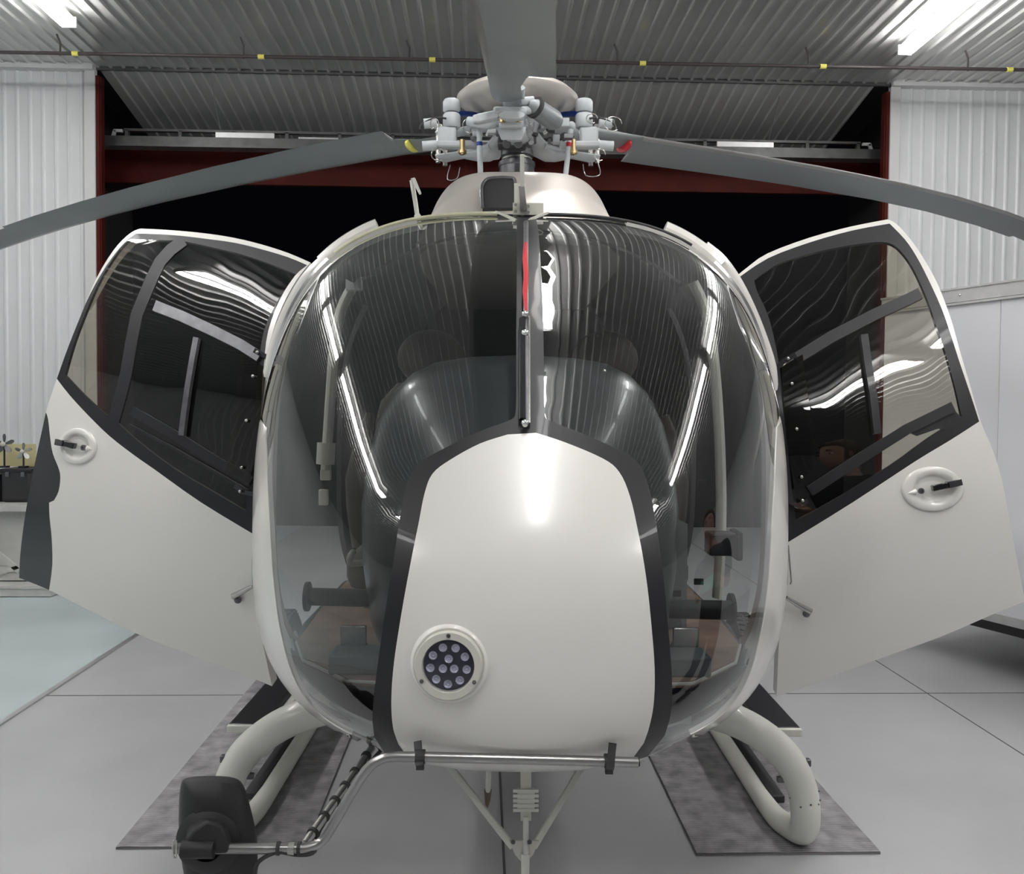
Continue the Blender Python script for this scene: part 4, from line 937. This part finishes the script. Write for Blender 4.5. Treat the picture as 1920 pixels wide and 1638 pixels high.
# ================================================================== CLUTTER AT THE LEFT WALL
zq = 7.25
bs = P(60, 1118, zq)
eq = thing('equipment_stand', 'pale grey steel equipment stand with diagonal brace by the left door', 'stand', (bs.x, bs.y, 0))
ox = V((bs.x, bs.y, 0))
def Q(u, v, z=zq): return P(u, v, z)-ox
x0, x1 = Q(-190, 1000).x, Q(118, 1100).x; x2 = Q(62, 1000).x
zz0, zz1 = .03, Q(50, 1095).z; pale = mat('pale_grey_steel', (.45, .45, .43), .5, noise=.08, nscale=6)
obj('base_frame', MB().box(((x0+x1)/2, .25, .05), (x1-x0, .9, .08)).box(((x0+x1)/2, -.19, .085), (x1-x0, .04, .02)), pale, eq, smoothf=False)
obj('deck', MB().box(((x0+x2)/2, .35, .13), (x2-x0, .7, .06)), pale, eq, smoothf=False)
zt2 = Q(0, 962).z
obj('cabinet', MB().box(((x0+x2)/2, .55, (.16+zt2)/2), (x2-x0, .5, zt2-.16)), pale, eq, smoothf=False, bevel=.008)
obj('worktop', MB().box(((x0+x2)/2+.01, .5, zt2+.02), (x2-x0+.05, .65, .05)), pale, eq, smoothf=False)
obj('brace', MB().bar(Q(-40, 1010), Q(38, 1070), .03, .04).bar(Q(-40, 1090), Q(40, 1060), .03, .03), pale, eq, smoothf=False)
zt3 = zt2+.045
def casebox(u0, u1, v0, zlo, dy, lab, h=None):
    a = P(u0, v0, zq+dy); b = P(u1, v0, zq+dy); zl_ = zlo; W = b.x-a.x; Hh = a.z-zl_
    r = thing('equipment_case', lab, 'case', ((a.x+b.x)/2, zq+dy+.17, zl_))
    obj('case_body', MB().box((0, 0, Hh/2), (W, .34, Hh)), mattb, r, bevel=.03)
    obj('case_lid', MB().box((0, 0, Hh-.02), (W+.01, .35, .035)), black, r, bevel=.01)
    obj('case_latch', MB().box((-W*.25, -.178, Hh-.05), (.03, .012, .04)).box((W*.25, -.178, Hh-.05), (.03, .012, .04)), dsteel, r)
    return r
casebox(-150, -2, 888, zt3, .4, 'black equipment case at the frame edge, left one on the stand')
casebox(0, 58, 878, zt3, .4, 'black equipment case on the stand beside the open left door')
# little display propellers standing on the cases
def prop(u, v, r, lab, m, dy=.5):
    c = P(u, v, zq+dy); zb1 = P(20, 878, zq+.4).z if u > 0 else 0
    t = thing('model_propeller', lab, 'propeller', (c.x, c.y, zb1)); h = c.z-zb1
    obj('stem', MB().cyl((0, 0, 0), (0, 0, h), .008, n=8).box((0, 0, .008), (.06, .06, .016)), black, t)
    obj('hub', MB().ball((0, -.025, h), r*.24, 14), cream, t)
    for k in range(5):
        a_ = 2*PI*k/5+.3; d = V((math.cos(a_), 0, math.sin(a_))); n_ = V((-d.z, 0, d.x)); secs = []
        for s_, wd in ((.15, .10), (.4, .2), (.7, .26), (.92, .18), (1.0, .05)):
            p = V((0, 0, h))+d*r*s_; q = (n_*.85+V((0, .5, 0)))*r*wd; secs.append([p+q+V((0, .003, 0)), p+q-V((0, .003, 0)), p-q-V((0, .003, 0)), p-q+V((0, .003, 0))])
        obj('blade', MB().loft(secs), m, t)
prop(8, 832, .088, 'small dark five bladed display propeller at the photo edge', dsteel)
prop(44, 846, .075, 'small silver five bladed display propeller with white hub beside the door', steel)
yc = P(50, 850, zq+.62); yb = MB().box((0, 0, .10), (.42, .012, .20))
o = obj('yellow_card', yb, mat('yellowed_card', (.55, .50, .28), .6), bevel=.002); o.location = (P(22, 850, zq+.66).x, zq+.66, P(20, 878, zq+.4).z); tag(o, 'yellowed card panel standing behind the small propellers', 'card')

# ================================================================== PERSON beside the nose, just outside the frame (seen mirrored in the windshield)
def skinned(name, verts, edges, root, m, parent, sub=2):
    me = bpy.data.meshes.new(name); me.from_pydata([v[:3] for v in verts], edges, []); o = bpy.data.objects.new(name, me); C.objects.link(o); o.parent = parent
    sk = o.modifiers.new('skin', 'SKIN'); sk.use_smooth_shade = True
    for i, v in enumerate(verts):
        r = v[3]; me.skin_vertices[0].data[i].radius = r if isinstance(r, tuple) else (r, r)
        me.skin_vertices[0].data[i].use_root = (i == root)
    u = o.modifiers.new('sub', 'SUBSURF'); u.levels = sub; u.render_levels = sub
    me.materials.append(m); return o
pn = thing('person', 'person in a dark top holding a green case, mirrored in the windshield', 'person', (1.60, 1.55, 0), math.radians(172))
# faces local +X ; z up
bodyv = [(0, 0, .95, .09), (0, 0, 1.15, .085), (.0, 0, 1.35, .09), (0, 0, 1.46, .07), (.01, 0, 1.56, .055), (.03, 0, 1.62, .07),
         (0, .15, 1.43, .045), (.0, .205, 1.39, .045), (-.02, .25, 1.14, .042), (.20, .18, 1.14, .034), (.27, .15, 1.17, .026),
         (0, -.15, 1.43, .045), (.0, -.205, 1.39, .045), (-.02, -.25, 1.14, .042), (.20, -.17, 1.16, .034), (.27, -.13, 1.19, .026),
         (0, .09, .86, .07), (0, .11, .50, .062), (-.02, .11, .10, .042), (.04, .12, .05, .04), (.15, .13, .035, .032),
         (0, -.09, .86, .07), (0, -.11, .50, .062), (-.02, -.11, .10, .042), (.04, -.12, .05, .04), (.15, -.13, .035, .032)]
bodye = [(0, 1), (1, 2), (2, 3), (3, 4), (4, 5), (3, 6), (6, 7), (7, 8), (8, 9), (9, 10), (3, 11), (11, 12), (12, 13), (13, 14), (14, 15), (0, 16), (16, 17), (17, 18), (18, 19), (19, 20), (0, 21), (21, 22), (22, 23), (23, 24), (24, 25)]
bd = skinned('body', bodyv, bodye, 0, skin, pn)
hd_ = MB(); secs = []
prof = [(-.135, .02, .045), (-.125, .042, .052), (-.105, .058, .075), (-.07, .066, .086), (-.03, .072, .092), (.01, .076, .095), (.05, .077, .096), (.09, .066, .085), (.115, .045, .058), (.128, .015, .02)]
hc_ = V((.035, 0, 1.685))
for z, ry, rx in prof:
    ring_ = []
    for j in range(32):
        t = 2*PI*j/32; cx_, sy_ = math.cos(t), math.sin(t); x = rx*cx_; y = ry*sy_
        if cx_ > .9: x += {-.03: .018, -.07: .008, .01: .008}.get(z, 0)*(1 if cx_ > .97 else .3)     # nose and lips
        if .75 < cx_ < .93 and z == .01: x -= .008                                              # eye sockets
        ring_.append(hc_+V((x-.004, y, z)))
    secs.append(ring_)
he = obj('head', hd_.loft(secs), skin, pn, angle=180, subd=1)
obj('nose', MB().loft([[hc_+V(p) for p in q] for q in ([(.082, -.007, .02), (.082, .007, .02), (.092, .003, .022), (.092, -.003, .022)], [(.084, -.014, -.028), (.084, .014, -.028), (.118, .006, -.022), (.118, -.006, -.022)], [(.082, -.011, -.038), (.082, .011, -.038), (.10, .005, -.036), (.10, -.005, -.036)])]), skin, he, subd=1, angle=180)
obj('mouth', MB().tube([hc_+V((.080, -.022, -.066)), hc_+V((.0875, 0, -.065)), hc_+V((.080, .022, -.066))], .0045, 8), mat('lips', (.45, .2, .17), .5), he)
for y in (-.03, .03):
    obj('eye', MB().ball(hc_+V((.0735, y, .012)), .0105, 12), mat('eye_white%d' % (y > 0), (.75, .72, .7), .2), he)
    obj('iris', MB().ball(hc_+V((.0815, y, .011)), .0042, 8), mattb, he)
    obj('eyebrow', MB().tube([hc_+V((.088, y-.014, .034)), hc_+V((.092, y, .038)), hc_+V((.087, y+.014, .034))], .0035, 6), hairm, he)
    obj('ear', MB().ball(hc_+V((.0, y*2.55, -.005)), .03, 12, (.55, .25, 1)), skin, he)
hs = []
for z, k in ((-.05, 1.03), (.0, 1.08), (.04, 1.12), (.08, 1.14), (.11, 1.14), (.126, 1.0), (.136, .5), (.139, .1)):
    ry, rx = (interp([(a, b) for a, b, c in prof], min(z, .12)), interp([(a, c) for a, b, c in prof], min(z, .12)))
    hs.append([hc_+V(((rx*k*math.cos(t)-.006) if not (math.cos(t) > .35 and z < .06) else min(rx*k*math.cos(t), rx*.35), ry*k*math.sin(t), z)) for t in [2*PI*j/28 for j in range(28)]])
obj('hair', MB().loft(hs), hairm, he, angle=180)
def ell(z, rx, ry, x=0, e=2.4, n=32):
    out = []
    for k in range(n):
        c_, s_ = math.cos(2*PI*k/n), math.sin(2*PI*k/n); kk = (abs(c_)**e+abs(s_)**e)**(-1/e); out.append(V((x+rx*kk*c_, ry*kk*s_, z)))
    return out
sh = obj('shirt', MB().loft([ell(.90, .130, .185), ell(.98, .125, .178), ell(1.10, .122, .172), ell(1.25, .135, .185), ell(1.36, .138, .205), ell(1.43, .118, .200), ell(1.475, .095, .150), ell(1.505, .070, .085), ell(1.52, .062, .066)]), shirt, pn, angle=180)
for sy in (1, -1): obj('sleeve', MB().tube([(0, sy*.13, 1.435), (0, sy*.19, 1.42), (-.003, sy*.222, 1.36), (-.012, sy*.238, 1.28), (-.018, sy*.245, 1.21)], [.055, .068, .068, .064, .064], 16, sm=3), shirt, sh, angle=180)
tr_ = obj('trousers', MB().loft([ell(.78, .06, .10), ell(.80, .118, .170), ell(.88, .128, .185), ell(.96, .122, .175)]), jeans, pn, angle=180)
for sy in (1, -1): obj('trouser_leg', MB().tube([(0, sy*.085, .88), (0, sy*.095, .74), (0, sy*.105, .5), (-.01, sy*.11, .3), (-.02, sy*.112, .075)], [.098, .092, .072, .066, .068], 18, sm=3), jeans, tr_, angle=180)
obj('belt', MB().lathe((0, 0, .93), (0, 0, 1), [(.10, -.015), (.105, -.012), (.105, .012), (.10, .015)], 32), rubber, pn)
for y in (.12, -.12): obj('shoe', MB().loft([[V((x+.05, y+w_*math.sin(t), .045+h_*math.cos(t))) for t in [2*PI*j/16 for j in range(16)]] for x, w_, h_ in ((-.13, .02, .03), (-.11, .036, .045), (-.03, .04, .045), (.06, .045, .04), (.13, .04, .03), (.16, .015, .018))]), rubber, pn)
for sy in (1, -1):
    wx = V((.27, sy*.14, 1.18)); dx = V((1, -sy*.35, .12)).normalized(); side = V((sy*.35*0, 0, 1))
    pv = [(*wx, .026), (*(wx+dx*.045), (.036, .018)), (*(wx+dx*.085), (.034, .015))]; pe = [(0, 1), (1, 2)]
    for k, L in ((-.027, .062), (-.009, .074), (.009, .070), (.026, .055)):
        b = len(pv); b0 = wx+dx*.092+side*k; curl = V((0, -sy*1, 0))
        pv += [(*b0, .0095), (*(b0+dx*L*.42+curl*L*.18), .009), (*(b0+dx*L*.62+curl*L*.5), .008), (*(b0+dx*L*.6+curl*L*.8), .007)]
        pe += [(2, b), (b, b+1), (b+1, b+2), (b+2, b+3)]
    b = len(pv); t0 = wx+dx*.035+side*.03
    pv += [(*t0, .012), (*(t0+dx*.03+side*.02+V((0, -sy*.01, 0))), .010), (*(t0+dx*.06+side*.018+V((0, -sy*.03, 0))), .0085)]; pe += [(1, b), (b, b+1), (b+1, b+2)]
    skinned('hand', pv, pe, 0, skin, pn)
gc = tag(obj('green_case', MB().box((0, 0, 0), (.012, .16, .085)).box((.0, 0, .0), (.016, .15, .075)), green, bevel=.004), 'small green case held in the hands of the person', 'case')
gp = Matrix.Translation((1.60, 1.55, 0)) @ Matrix.Rotation(math.radians(172), 4, 'Z') @ V((.415, 0, 1.205)); gc.location = gp; gc.rotation_euler = (0, 0, math.radians(172))
bpy.context.view_layer.update()
